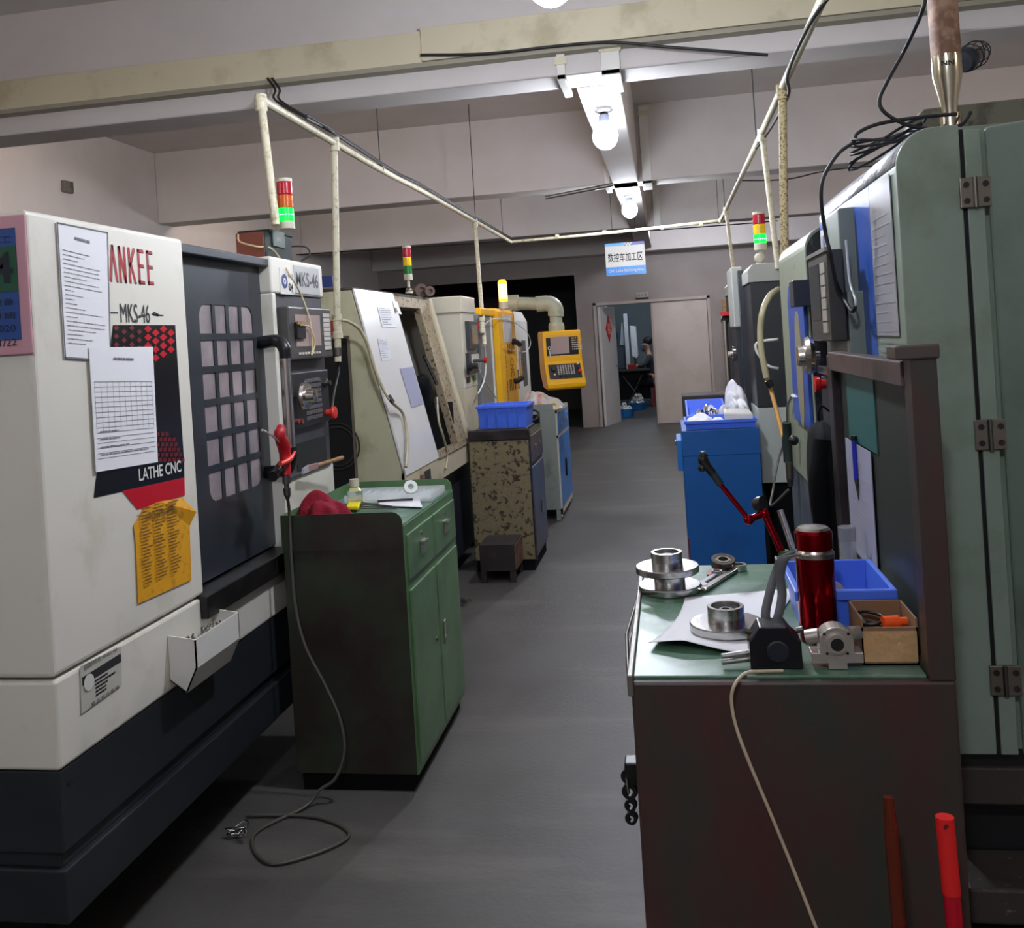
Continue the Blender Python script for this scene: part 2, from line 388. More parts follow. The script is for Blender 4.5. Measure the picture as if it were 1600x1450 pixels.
# short trunking piece on beam b
o = MB().cyl((-1.05, 8.72, 2.86), (-.42, 8.74, 2.93), .018, n=10).build('conduit', greysteel); tag(o, 'short grey conduit stub under the second beam beside the farther bulb', 'conduit')
# far partition with doorway -------------------------------------------------
WY = 16.1
dl = -1.19; dr = .66; dh = 2.06
mb = MB(); mb.box(-1.53, dl-.05, WY, WY+.12, 0, 2.92); mb.box(dl-.05, dr+.05, WY, WY+.12, dh+.05, 2.92); mb.box(dr+.05, XR, WY, WY+.12, 0, 2.92); mb.box(XL, -1.53, WY, WY+.12, 2.61, 2.92)
struct(mb.build('wall_far', M('grey_beige_partition', (150, 140, 136), .6, dirt=(134, 124, 120), amt=.4, scale=1.0, edge=.2)))
mb = MB(); mb.box(dl-.05, dl, WY-.025, WY+.14, 0, dh+.05); mb.box(dr, dr+.05, WY-.025, WY+.14, 0, dh+.05); mb.box(dl-.05, dr+.05, WY-.025, WY+.14, dh, dh+.05)
struct(mb.build('trim_%d' % k, M('door_frame_paint', (170, 158, 150), .4), bevel=.004)); k += 1
# closed leaf on the right
o = struct(MB().box(-.275, dr-.005, WY+.02, WY+.065, .01, dh-.005).build('door_1', doorwhite, bevel=.004))
MB().box(-.262, -.235, WY+.0, WY+.02, .02, dh-.02).build('door_edge_strip', M('door_frame_paint', (170, 158, 150), .4), o)
# open leaf on the left, swung into the far room
h = Vector((dl+.02, WY+.03, 0)); e = Vector((-.965, WY+.82, 0)); dd = (e-h).normalized(); nn = Vector((dd.y, -dd.x, 0))
MBd = MB().slab([h, e, e+Vector((0, 0, dh-.02)), h+Vector((0, 0, dh-.02))], nn*.045)
o = struct(MBd.build('door_2', M('white_door_leaf', (206, 200, 196), .4), bevel=.004))
q = h+dd*(.74)+nn*.05+Vector((0, 0, 1.0)); hb = MB(); hb.cyl(q, q+nn*.05, .012, n=10); hb.cyl(q+nn*.05, q+nn*.05-dd*.11, .01, n=10); hb.build('door_handle', black, o)
# red paper diamond on the open leaf
c = h+dd*.40+nn*.049+Vector((0, 0, 1.66)); fr_ = (dd, Vector((0, 0, 1)), nn)
mb = MB(); mb.add([c-dd*.17, c-Vector((0, 0, .26)), c+dd*.17, c+Vector((0, 0, .26))], [(0, 1, 2, 3)]); 
dm = MB().slab([c-dd*.17, c-Vector((0, 0, .24)), c+dd*.17, c+Vector((0, 0, .24))], nn*.003)
text_mb(dm, '福', c-dd*.08-Vector((0, 0, .1)), fr_, .2, .16, depth=.005, m=1)
o = dm.build('paper_decoration', [brightred, M('pale_gold', (240, 190, 160), .5)]); tag(o, 'red diamond paper decoration with a pale character on the open white door', 'decoration')
# plaque over the doorway
p = thing('door_plaque', 'small grey plaque with three dark characters above the far doorway', 'sign', (-.42, WY-.03, 2.16))
MB().box(-.50, -.30, WY-.028, WY-.001, 2.15, 2.235).build('plate', M('plaque_grey', (170, 166, 160), .4), p)
MB().box(-.505, -.295, WY-.045, WY-.002, 2.135, 2.15).build('ledge', inkb, p)
text_mb(MB(), '品检室', (-.485, WY-.029, 2.165), 'S', .05, .17).build('lettering', inkb, p)
# far room shell
mb = MB(); mb.box(-1.5, 1.5, 22, 22.15, 0, 2.9); mb.box(-1.5, -1.4, WY+.12, 22.15, 0, 2.9); mb.box(1.5, 1.6, WY+.12, 22.15, 0, 2.9); mb.box(-1.5, 1.6, WY+.12, 22.15, 2.9, 3.0)
struct(mb.build('trim_%d' % k, wallfar)); k += 1
# dark neighbouring hall seen left of the partition
mb = MB(); mb.box(XL-.3, -1.72, 20.5, 20.7, 0, 3.0); mb.box(XL-.3, XL, WY+.12, 20.6, 0, 3.0); mb.box(XL-.3, -1.72, WY+.12, 20.7, 3.0, 3.1)
struct(mb.build('trim_%d' % k, M('dark_hall_wall', (60, 60, 62), .8))); k += 1
# wooden board standing by the partition
o = MB().box(.90, 1.00, WY-.16, WY-.06, 0, 2.02).build('wooden_post', M('chipboard', (176, 140, 86), .7, dirt=(130, 96, 50), amt=.5, scale=30), bevel=.003); tag(o, 'tall bare chipboard post standing against the far partition', 'board')

# lamps ------------------------------------------------------------------------
def bulb_lamp(x, y, z, label, power=None, top=BB, r=.078):
    t = thing('bulb_lamp', label, 'lamp', (x, y, z), 'bare white bulbs under the ceiling')
    MB().lathe((x, y, top), [(0, 0), (.06, 0), (.06, -.02), (.045, -.03), (0, -.03)], n=24).build('ceiling_rose', black, t)
    MB().cyl((x, y, top-.03), (x, y, z+r+.06), .008, n=8).build('stem', black, t)
    MB().lathe((x, y, z+r-.01), [(.03, 0), (.034, .02), (.034, .06), (.02, .075), (0, .075)], n=20).build('lamp_holder', M('dark_lamp_holder', (40, 44, 54), .5), t)
    MB().ball((x, y, z), r, (1, 1, 1.08), 16).build('bulb', bulbmat if not power else power, t)
    return t
bulb_lamp(-.31, 5.85, 2.775, 'bare bulb hanging just behind the nearest beam, the largest lit bulb')
bulb_lamp(-.31, 9.62, 2.80, 'smaller lit bulb farther back above the blue hanging sign')
bulb_lamp(-.302, 3.0, 2.69, 'lit bulb cut by the top edge of the picture, in front of the near beam', top=CEIL)
for (x, y) in ((-.3, -.9), (.45, 13.7), (-3.4, 5.8), (3.4, 5.8), (-3.4, 9.6), (3.4, 9.6), (3.4, .8), (-3.4, 1.5)):  # unseen bulbs added behind beams, at the sides and behind the camera for fill
    bulb_lamp(x, y, 3.22 if y > 5 else 2.85, 'unseen bare bulb added to light the workshop', top=CEIL, power=bulbmat if (y < 0 or y > 12) else bulbweak)
# lamp of the far room: a ceiling batten
t = thing('ceiling_batten_lamp', 'white tube lamp on the ceiling of the inspection room', 'lamp', (0, 19.2, 2.85))
MB().box(-.6, .6, 19.17, 19.25, 2.84, 2.9).build('housing', pwhite, t); MB().cyl((-.58, 19.21, 2.82), (.58, 19.21, 2.82), .014, n=10).build('tube', M('lit_tube', (255, 255, 255), .5, emit=(225, 238, 255), es=48), t)
# caged lamp upper right
c = P(1512, 92, Y=4.6); ax = (P(1548, 70, Y=4.75)-c).normalized()
t = thing('caged_lamp', 'unlit caged bulkhead lamp behind the brown duct', 'lamp', c)
MB().lathe(c-ax*.05, [(0, 0), (.045, 0), (.055, .02), (.055, .05), (0, .05)], ax, 20).build('housing', M('dark_lamp_holder', (40, 44, 54), .5), t)
MB().lathe(c, [(.042, 0), (.044, .06), (.03, .1), (0, .115)], ax, 20, smooth=True).build('glass_cover', M('smoked_glass', (120, 110, 105), .2), t)
mb = MB(); a0 = ax.orthogonal().normalized(); b0 = ax.cross(a0)
for i in range(6):
    q = a0*math.cos(i*math.pi/3)+b0*math.sin(i*math.pi/3); mb.tube([c+q*.056, c+q*.06+ax*.07, c+q*.035+ax*.15, c+ax*.16], .0028, 5)
for rr, hh in ((.058, .03), (.06, .08), (.045, .13)):
    mb.tube([c+ax*hh+(a0*math.cos(j*math.pi/5)+b0*math.sin(j*math.pi/5))*rr for j in range(10)], .0026, 5, closed=True, k=2)
mb.build('wire_cage', cable, t)
MB().tube([c-ax*.05, c-ax*.08+Vector((0, .1, .2)), Vector((c.x, 5.0, 2.96))], .006, 6).build('cord', cable, t)

# hanging area sign --------------------------------------------------------------
SY = 11.6
a = P(945, 385, Y=SY); b = P(1010, 433, Y=SY); cx0, cx1, z1, z0 = a.x, b.x, 2.665, 2.27
t = thing('hanging_sign', 'white and blue hanging sign reading CNC Lathe Machining Area', 'sign', ((cx0+cx1)/2, SY, z0))
MB().box(cx0, cx1, SY, SY+.012, z0, z1).build('board', pwhite, t)
mb = MB(); rect_mb(mb, (cx0, SY, z0), 'S', cx1-cx0, .105, .002); mb.build('bottom_band', M('sign_blue_band', (34, 110, 215), .4, dirt=(40, 165, 235), amt=.5, scale=4, edge=.3), t)
w_ = cx1-cx0
mb = MB(); rect_mb(mb, (cx0, SY, z1-.035), 'S', w_*.5, .035, .002); mb.build('top_band', logocyan, t)
mb = MB(); rect_mb(mb, (cx0+w_*.68, SY, z1-.035), 'S', w_*.32, .035, .002); mb.build('top_band', M('sign_violet_blue', (60, 66, 170), .4), t)
mb = MB()
for s_ in (0, .04): mb.tube([(cx0+w_*.5+s_, SY-.004, z1-.04), (cx0+w_*.59, SY-.004, z1+.01-s_*.6), (cx0+w_*.68-s_, SY-.004, z1-.04)], .004, 5, smooth=False)
mb.build('roof_emblem', M('sign_emblem', (50, 60, 110), .4), t)
text_mb(MB(), '数控车加工区', (cx0+w_*.06, SY, z0+.165), 'S', .11, w_*.88, bold=.012).build('lettering', inkb, t)
text_mb(MB(), 'CNC Lathe Machining Area', (cx0+w_*.06, SY, z0+.03), 'S', .045, w_*.88, depth=.004, bold=.01).build('lettering', pwhite, t)
mb = MB(); mb.cyl((cx0+.1, SY+.006, z1), (cx0+.1, SY+.006, CEIL), .003, n=6); mb.cyl((cx1-.1, SY+.006, z1), (cx1-.1, SY+.006, CEIL), .003, n=6); mb.build('wire', cable, t)

# ---------------------------------------------------------------- pipes under the ceiling
PXL, PZ = -1.6, 2.61
YE = 9.98
t = thing('air_pipe', 'white plastic air pipe running above the left row of machines with drops', 'pipe', (PXL, 3.69, PZ))
y1 = 3.69; y2 = 4.56; y3 = 8.06
MB().tube([(PXL, y1, PZ), (PXL, 5.3, PZ-.012), (PXL, 6.4, PZ), (PXL, YE, PZ)], .017, 10).build('main_run', pvc, t)
def drop(t, top, bot, r=.017, valve=True, mat=pvc, mids=None):
    top, bot = Vector(top), Vector(bot)
    MB().tube([top]+(mids or [])+[bot], r, 10, smooth=bool(mids)).build('drop_pipe', mat, t)
    MB().lathe(top-Vector((0, 0, .05)), [(0, 0), (r*1.45, 0), (r*1.45, .07), (0, .07)], n=16).build('tee_fitting', mat, t)
b1 = P(431, 352, Y=3.60); b1.y = 3.6
drop(t, (PXL, y1, PZ), b1); MB().ball((PXL, y1, PZ), .028).build('elbow', pvc, t)
b2 = P(528, 565, Y=4.52); drop(t, (PXL, y2, PZ), b2)
b3 = P(757, 540, Y=6.99); drop(t, (PXL, y3, PZ), b3)
def valve(t, p, r=.017, side=(-1, -.2, 0)):
    p = Vector(p); s_ = Vector(side).normalized()
    MB().lathe(p-Vector((0, 0, .06)), [(r, 0), (r*1.5, .0), (r*1.5, .03), (r*1.25, .035), (r*1.25, .085), (r*1.5, .09), (r*1.5, .12), (r, .12)], n=16).build('valve_body', pvc, t)
    o = MB().slab([p+s_*.02-Vector((0, 0, .045)), p+s_*.032-Vector((0, 0, .045)), p+s_*.032+Vector((0, 0, .03)), p+s_*.02+Vector((0, 0, .03))], s_.cross(Vector((0, 0, 1)))*.02).build('valve_handle', red, t, .003); return o
valve(t, P(527, 510, Y=4.53)); valve(t, P(753, 508, Y=7.04))
MB().lathe(b2, [(.0, 0), (.011, 0), (.011, .02), (.02, .03), (.02, .07), (0, .07)], n=14).build('hose_connector', dsteel, t)
MB().tube([b2, b2+Vector((0, 0, -.05)), P(521, 620, Y=4.35), P(518, 655, Y=4.2)], .006, 6).build('air_hose', cable, t)
mb = MB()
for dy, dz, rr in ((0, .024, .006), (.0, .034, .005), (0.0, .02, .006)):
    mb.tube([(PXL+.012+dz*.3, y1+.45+dy, PZ+dz), (PXL+.02, 4.6, PZ+dz+.004), (PXL+.015, 5.6, PZ+dz-.012), (PXL+.02, 6.2, PZ+dz), (PXL+.015, 7.8, PZ+dz), (PXL+.02, YE, PZ+dz)], rr, 6)
mb.build('taped_cable', cable, t)
for k_, (x_, y_) in enumerate(((594, 258), (743, 343), (786, 370))):
    yy = P(x_, y_, X=PXL).y; MB().cyl((PXL, yy, PZ), (PXL, yy, CEIL-.02 if k_ else CEIL), .004, n=6).build('hanger_wire', cable, t)
    MB().lathe((PXL, yy, PZ), [(.022, -.012), (.022, .012)], (0, 1, 0), 14).build('pipe_clip', dsteel, t)
# cables dropping from the trunking to the pipe
t = thing('power_cable', 'pair of grey cables looping from the trunking down to the left pipe', 'cable', (PXL, 4.9, 3.0))
mb = MB()
for q in (0, .035): mb.tube([P(418+q*200, 122, Y=4.955), P(430+q*200, 140, Y=4.93), P(432+q*200, 158, Y=4.7), (PXL+.02, 4.35, PZ+.03), (PXL+.02, 4.55, PZ+.025)], .007, 6)
mb.build('strand', cable, t)

PXR, PZR = .60, 2.66
t = thing('air_pipe', 'white plastic air pipe running above the right row of machines', 'pipe', (PXR, 3.0, PZR))
MB().tube([(PXR, 1.9, PZR+.02), (PXR, 4, PZR+.01), (PXR, 6, PZR), (PXR, YE, PZR)], .018, 10).build('main_run', pvc, t)
ya = P(1222, 132, X=PXR).y; yb = P(1190, 202, X=PXR).y; yc = P(1134, 325, X=PXR).y
drop(t, (PXR, ya, PZR), P(1226, 400, Y=ya), .020, mat=pvc2)
drop(t, (PXR, yb, PZR), P(1216, 420, Y=yb-.1), .017)
drop(t, (PXR, yc, PZR), P(1156, 500, Y=yc-.2), .017)
MB().ball((PXR, YE, PZR), .03).build('elbow', pvc, t)
for (x_, y_) in ((1180, 196), (1123, 345), (1132, 318)):
    yy = P(x_, y_, X=PXR).y; MB().cyl((PXR, yy, PZR), (PXR, yy, CEIL), .004, n=6).build('hanger_wire', cable, t)
MB().tube([(PXR+.02, 2.2, PZR+.05), (PXR+.04, 3.2, PZR+.03), (PXR-.03, 3.6, PZR-.03), (PXR-.03, 4.2, PZR-.04), (PXR+.02, 4.6, PZR-.04), (PXR+.02, 5.4, PZR-.03), (PXR, 6.0, PZR-.02)], .008, 6).build('taped_cable', cable, t)
t = thing('air_pipe', 'level cross pipe joining the two air pipes below the third beam', 'pipe', (-.5, YE, 2.63))
MB().tube([(PXL, YE, PZ), (-.5, YE, 2.625), (PXR, YE, PZR)], .016, 10).build('main_run', pvc, t)
for x in (-1.1, -.6, 0, .4): MB().lathe((x, YE, 2.63), [(.022, -.02), (.022, .02)], (1, 0, 0), 12).build('coupling', pvc, t)
# wires strung along the near beam
t = thing('strung_wire', 'black wire strung along the front of the nearest beam', 'wire', (0, 4.9, 3.0))
MB().tube([P(657, 86, Y=4.94), P(760, 84, Y=4.94), P(870, 72, Y=4.94), P(955, 66, Y=4.92), P(1050, 74, Y=4.9), P(1200, 86, Y=4.9)], .008, 6).build('strand', cable, t)
t = thing('strung_wire', 'thin wire strung across under the third beam', 'wire', (0, 12.5, 3.0))
MB().tube([P(400, 402, Y=12.4), P(620, 388, Y=12.4), P(800, 376, Y=12.4), P(1130, 352, Y=12.4), P(1215, 345, Y=12.4)], .008, 6).build('strand', cable, t)
t = thing('strung_wire', 'thin dark wire strung below the second beam on the right', 'wire', (1, 9, 2.9))
MB().tube([P(1150, 282, Y=8.7), P(1230, 280, Y=8.7), P(1330, 262, Y=8.7), (3.2, 8.7, 2.84), (XR, 8.75, 2.9)], .006, 6).build('strand', cable, t)
# wall clips and bolts on the beams
for i, (x, y, pl) in enumerate(((107, 292, dict(X=XL+.03)), )):
    c = P(x, y, **pl); o = MB().box(c.x-.03, c.x+.01, c.y-.06, c.y+.06, c.z-.05, c.z+.05).build('junction_box', greysteel, bevel=.006); tag(o, 'tiny grey junction box on the upper left wall', 'box')

# ================================================================== LEFT ROW
# ---------------------------------------------------------------- nearest white lathe
FX = -1.45; DX = -1.50
t = thing('cnc_lathe', 'large white and charcoal CNC lathe marked MKS-46, nearest machine on the left', 'machine', (-2.1, 2.9, 0))
Y0 = 1.975; Y1 = 2.695; Y2 = 3.345; Y3 = 3.875; ZT = 1.925; ZB = .62
mb = MB(); mb.box(-2.95, FX, Y0, Y1, .835, ZT)
mb.build('front_housing', white, t, .012, seg=3)
mb = MB(); mb.box(-2.95, FX, Y0+.002, Y2+.0, ZB, .828)
mb.build('lower_panel', white, t, .008)
MB().box(-2.95, -1.56, Y1, Y3-.02, .83, 1.90).build('body', charcoal, t)
MB().box(-2.9, -1.46, Y1, Y2, 1.885, 1.915).build('door_track', charcoal, t, .004)
# dark lower base with a stepped skirt
mb = MB(); mb.box(-2.94, FX-.006, Y0+.006, Y3-.03, .425, ZB-.003); mb.box(-2.94, FX-.022, Y0+.02, Y3-.03, .385, .425); mb.box(-2.94, FX-.004, Y0+.006, Y3-.03, .26, .385)
mb.box(-2.8, -1.78, Y0+.35, Y3-.1, 0, .27)
mb.build('base', navy, t, .004)
MB().cyl((FX-.01, 2.02, .575), (FX-.004, 2.02, .575), .009, n=12).build('base_plug', dark, t)
# sliding door
d = MB()
wy0, wy1, wz0, wz1 = 2.865, 3.265, 1.085, 1.735
d.box(DX-.035, DX, Y1+.005, wy0, .845, 1.885); d.box(DX-.035, DX, wy1, 3.36, .845, 1.885)
d.box(DX-.035, DX, wy0, wy1, .845, wz0); d.box(DX-.035, DX, wy0, wy1, wz1, 1.885)
door = d.build('sliding_door', charcoal, t)
g = MB().box(DX-.03, DX-.0045, wy0, wy1, wz0, wz1).build('window_pane', glass, door)
g = MB(); ny, nz_ = 4, 6
for i in range(1, ny): yy = wy0+(wy1-wy0)*i/ny; g.box(DX-.004, DX, yy-.011, yy+.011, wz0, wz1)
for j in range(1, nz_): zz = wz0+(wz1-wz0)*j/nz_; g.box(DX-.0035, DX+.0003, wy0, wy1, zz-.011, zz+.011)
for (yy, zz, sy, sz) in ((wy0, wz0, 1, 1), (wy1, wz0, -1, 1), (wy0, wz1, 1, -1), (wy1, wz1, -1, -1)):
    r = .045; pts = [(yy, zz)]+[(yy+sy*(r-r*math.sin(a_)), zz+sz*(r-r*math.cos(a_))) for a_ in [math.pi/2*q/6 for q in range(7)]]
    g.prism(pts, 'x', DX-.004, DX+.0)
g.build('window_grille', charcoal, door)
MB().box(-1.53, -1.425, Y1-.03, Y2+.02, .765, .835).build('door_rail', M('grimy_black_rail', (34, 32, 32), .4, dirt=(16, 14, 14), amt=.5), t, .004)
# door handle
hy = 3.245
hd = MB().cyl((-1.375, hy, 1.21), (-1.375, hy, 1.545), .0185, n=24).build('door_handle', chrome, t)
mb = MB()
mb.tube([(DX-.01, hy+.07, 1.60), (-1.44, hy+.045, 1.605), (-1.40, hy+.015, 1.60), (-1.376, hy, 1.575), (-1.375, hy, 1.54)], [.024, .024, .024, .023, .021], 12)
mb.build('handle_bracket', black, hd)
mb = MB(); mb.tube([(-1.375, hy, 1.215), (-1.376, hy, 1.17), (-1.40, hy+.015, 1.135), (-1.44, hy+.04, 1.125), (DX-.01, hy+.06, 1.12)], [.022, .023, .024, .024], 12)
mb.build('handle_bracket', black, hd)
# control pillar
MB().box(-2.3, FX, Y2, Y3, 1.785, ZT).build('pillar_cap', white, t, .01, seg=3)
mb = MB(); mb.box(-2.3, FX-.002, Y2, Y2+.03, ZB, 1.785); mb.box(-2.3, FX-.004, Y2+.002, Y3, ZB, 1.075); mb.box(-2.2, FX-.05, Y2+.02, Y3-.01, 1.07, 1.79)
mb.build('control_pillar', white, t, .004)
MB().box(-1.6, FX-.012, Y2+.028, Y3-.002, 1.07, 1.785).build('control_fascia', midgrey if False else M('graphite_panel', (64, 64, 68), .4), t, .004)
# monitor
a = P(443, 480, X=FX); b = P(510, 572, X=FX+.02)
my0, my1, mz0, mz1 = 3.395, 3.852, 1.53, 1.735
mon = MB().box(FX-.02, FX+.035, my0, my1, mz0, mz1).build('monitor', M('monitor_grey', (74, 72, 70), .35), t, .006)
MB().box(FX+.0355, FX+.037, my0+.06, my0+.32, mz0+.05, mz1-.03).build('screen', screen, mon)
mb = MB(); keys_mb(mb, (FX+.036, my0+.35, mz0+.03), 'E', .085, mz1-mz0-.05, 1, 8, gap=.15, d=.003); mb.build('key_column', M('key_ivory', (190, 184, 174), .5), mon)
mb = MB(); keys_mb(mb, (FX+.036, my0+.07, mz0+.016), 'E', .24, .014, 8, 1, gap=.35, d=.003); mb.build('soft_keys', M('key_ivory', (190, 184, 174), .5), mon)
MB().box(FX+.037, FX+.05, my0+.045, my0+.13, mz0+.08, mz1-.06).build('card_slot', black, mon, .003)
MB().box(FX+.05, FX+.056, my0+.04, my0+.12, mz0+.135, mz0+.148).build('latch', wood, mon)
# key board with handwheel
kz0, kz1 = 1.262, 1.478; ky0, ky1 = 3.425, 3.835
kb = MB().box(FX-.02, FX+.012, ky0, ky1, kz0, kz1).build('operator_keyboard', M('panel_black', (34, 34, 36), .4), t, .003)
mb = MB(); keys_mb(mb, (FX+.0125, ky0+.14, kz0+.02), 'E', .175, kz1-kz0-.045, 9, 8, gap=.3, d=.003); mb.build('keys', M('key_dark', (92, 92, 92), .5), kb)
c = Vector((FX+.013, ky0+.06, kz0+.125)); hw = MB().lathe(c, [(.012, 0), (.012, .02), (.052, .022), (.056, .03), (.052, .042), (.03, .045), (.026, .075), (0, .078)], (1, 0, 0), 28).build('handwheel', chrome, kb)
MB().cyl(c+Vector((.05, .03, 0)), c+Vector((.10, .03, 0)), .006, n=10).build('crank_pin', chrome, hw) if False else MB().cyl(c+Vector((.06, .02, 0)), c+Vector((.095, .10, .008)), .004, n=10)
c = Vector((FX+.013, ky1-.045, kz0+.035))
es = MB().lathe(c, [(.014, 0), (.014, .014), (.012, .022), (.024, .024), (.027, .032), (.024, .040), (0, .043)], (1, 0, 0), 20).build('emergency_stop_button', M('estop_red', (210, 50, 40), .4), kb)
mb = MB()
for (dy, dz, r) in ((.025, .03, .01), (.06, .028, .011)): mb.lathe((FX+.013, ky0+dy, kz0+dz), [(r, 0), (r, .018), (0, .018)], (1, 0, 0), 14)
mb.build('selector_knobs', M('knob_mixed', (60, 60, 60), .4, dirt=(170, 40, 40), amt=.5, scale=20), kb)
MB().lathe((FX+.013, ky1-.05, kz1-.055), [(.018, 0), (.018, .012), (.01, .014), (.01, .028), (0, .028)], (1, 0, 0), 18).build('feed_knob', dsteel, kb)
# pocket
pk = MB(); pk.box(FX-.013, FX-.004, Y2+.03, Y3-.005, 1.215, 1.235)
MB().box(FX-.012, FX-.0095, 3.50, 3.82, 1.085, 1.20).build('storage_pocket', dark, t)
MB().box(FX-.012, FX+.004, Y2+.05, Y3-.04, 1.073, 1.09).build('pocket_lip', M('graphite_panel', (64, 64, 68), .4), t, .003)
# plates and stickers
pl = MB().box(FX, FX+.003, Y2+.21, Y2+.21+.27, 1.795, 1.905).build('model_plate', M('plate_grey', (176, 176, 172), .4), t)
text_mb(MB(), 'MKS-46', (FX+.0032, Y2+.225, 1.822), 'E', .06, .24, bold=.01).build('lettering', M('engraved_grey', (70, 72, 76), .5), pl)
st = MB().box(FX, FX+.0025, Y2+.07, Y2+.205, 1.785, 1.885).build('number_sticker', pwhite, t)
MB().lathe((FX+.0026, Y2+.11, 1.835), [(.028, 0), (.028, .001), (.0, .001)], (1, 0, 0), 20).build('round_emblem', logonavy, st)
m_ = MB().lathe((FX+.0037, Y2+.11, 1.835), [(.013, 0), (.013, .0008), (.007, .0008), (.007, 0)], (1, 0, 0), 12); text_mb(m_, '04', (FX+.0028, Y2+.148, 1.80), 'E', .03, .042, bold=.02, m=1); text_mb(m_, '数控车', (FX+.0028, Y2+.147, 1.85), 'E', .016, .048, m=1); m_.build('lettering', [pwhite, inkb], st)
# big logo lettering
zz = 1.775
mb = MB(); rl = M('logo_red', (168, 26, 36), .4)
yA = P(172, 430, X=FX).y; yE = P(245, 430, X=FX).y
for nm, off, mat_, dpt in (('logo', (.0025, -.0025), inkb, .0006), ('logo', (0, 0), rl, .0012)):
    m_ = MB(); adv = (yE-yA)/5; hgt = .098
    def stroke(y0_, z0_, y1_, z1_, w_=.0085):
        p, q = Vector((0, y0_, z0_)), Vector((0, y1_, z1_)); dd_ = (q-p).normalized(); nn_ = Vector((0, -dd_.z, dd_.y))*w_/2
        b_ = Vector((FX+dpt, yA+off[0], zz+off[1])); m_.add([b_+p-nn_, b_+q-nn_, b_+q+nn_, b_+p+nn_], [(0, 1, 2, 3)])
    x = 0; lw = adv*.66
    stroke(x, 0, x+lw*.5, hgt); stroke(x+lw*.5, hgt, x+lw, 0); x += adv
    stroke(x, 0, x, hgt); stroke(x, hgt, x+lw*.8, 0); stroke(x+lw*.8, 0, x+lw*.8, hgt); x += adv
    stroke(x, 0, x, hgt); stroke(x, hgt*.45, x+lw*.85, hgt); stroke(x+lw*.2, hgt*.58, x+lw*.85, 0); x += adv
    for _ in range(2):
        stroke(x, 0, x, hgt); stroke(x-.005, hgt-.005, x+lw*.85, hgt-.005); stroke(x, hgt*.52, x+lw*.8, hgt*.52); stroke(x-.005, .005, x+lw*.85, .005); x += adv
    m_.build('brand_lettering', mat_, t)
m_ = MB(); text_mb(m_, 'MKS-46', (FX+.001, yA+.035, 1.665), 'E', .052, .145)
rect_mb(m_, (FX+.001, yA-.01, 1.689), 'E', .035, .004); m_.add([(FX+.001, yA+.19, 1.69), (FX+.001, yA+.225, 1.684), (FX+.001, yA+.235, 1.69), (FX+.001, yA+.205, 1.698)], [(0, 1, 2, 3)])
rect_mb(m_, (FX+.001, yA+.2, 1.686), 'E', .055, .004)
m_.build('model_lettering', inkb, t)
# black and red poster panel
a = P(176, 508, X=FX); b = P(273, 508, X=FX); 
def E_(x, y, o=.0015): p = P(x, y, X=FX); return Vector((FX+o, p.y, p.z))
ps = MB().add([E_(176, 508), E_(273, 508), E_(287, 722), E_(288, 772), E_(185, 770), E_(190, 768), E_(146, 778)], [(0, 1, 2, 3, 5, 6)]).build('poster_decal', M('poster_black', (18, 18, 22), .25), t)
MB().add([E_(190, 767, .0022), E_(287, 746, .0022), E_(288, 774, .0022), E_(214, 796, .0022)], [(0, 1, 2, 3)]).build('red_stripe', M('poster_red', (190, 14, 36), .3), ps)
m_ = MB()
for i in range(9):
    for j in range(7):
        u = i*12; x0 = 176+u; y0_ = 508+j*13+(i % 2)*6
        if x0 < 222: sz, mt = 4.5, 1
        else: sz, mt = 6, 0
        if x0+sz > 272 or (x0-176)*.85+(y0_-508)*1.0 > 105 or y0_ > 590: continue
        m_.add([E_(x0, y0_+sz, .0024), E_(x0+sz, y0_, .0024), E_(x0+sz*2, y0_+sz, .0024), E_(x0+sz, y0_+sz*2, .0024)], [(0, 1, 2, 3)], mt)
m_.build('scale_pattern', [M('poster_red', (190, 14, 36), .3), M('poster_dark_red', (104, 16, 26), .4)], ps)
m_ = MB()
for i in range(7):
    for j in range(7):
        yy = 668+j*8; xx = 240+i*7+(j % 2)*3
        if (xx-240)**2/43**2+(yy-722)**2/54**2 > 1 or yy > 716: continue
        m_.add([E_(xx, yy, .0024), E_(xx+5, yy-1, .0024), E_(xx+5.4, yy+5, .0024), E_(xx+.4, yy+6, .0024)], [(0, 1, 2, 3)])
m_.build('scale_pattern', M('poster_dark_red', (104, 16, 26), .4), ps)
p0_ = E_(216, 752); rr_ = (E_(282, 737)-p0_); wv = rr_.length; rr_.normalize()
text_mb(MB(), 'LATHE CNC', p0_+Vector((.001, 0, .0)), (rr_, Vector((0, 0, 1)), Vector((1, 0, 0))), .034, wv, bold=.015).build('lettering', pwhite, ps)
# seller plate at the bottom
pl = MB().slab([E_(126, 1115), E_(188, 1070), E_(187, 1010), E_(124, 1041)], (.0025, 0, 0)).build('dealer_plate', M('plate_cream', (190, 188, 176), .4), t)
m_ = MB(); p_ = E_(126, 1072, .0045); q_ = E_(187, 1034, .0045); r_ = (q_-p_).normalized(); Wd = (q_-p_).length; F_ = (r_, Vector((0, 0, 1)), Vector((1, 0, 0)))
m_.add([p_, q_, q_+Vector((0, 0, .022)), p_+Vector((0, 0, .02))], [(0, 1, 2, 3)])
text_mb(m_, '全国服务热线: 400-6021-168', p_+Vector((0, .008, .034)), F_, .013, Wd*.85)
lines_mb(m_, p_+Vector((0, .05, -.046)), F_, Wd*.6, .044, 5, seed=4)
text_mb(m_, '精 品 机 床 集 团', p_+Vector((0, .03, -.062)), F_, .010, Wd*.7)
m_.build('lettering', inkb, pl)
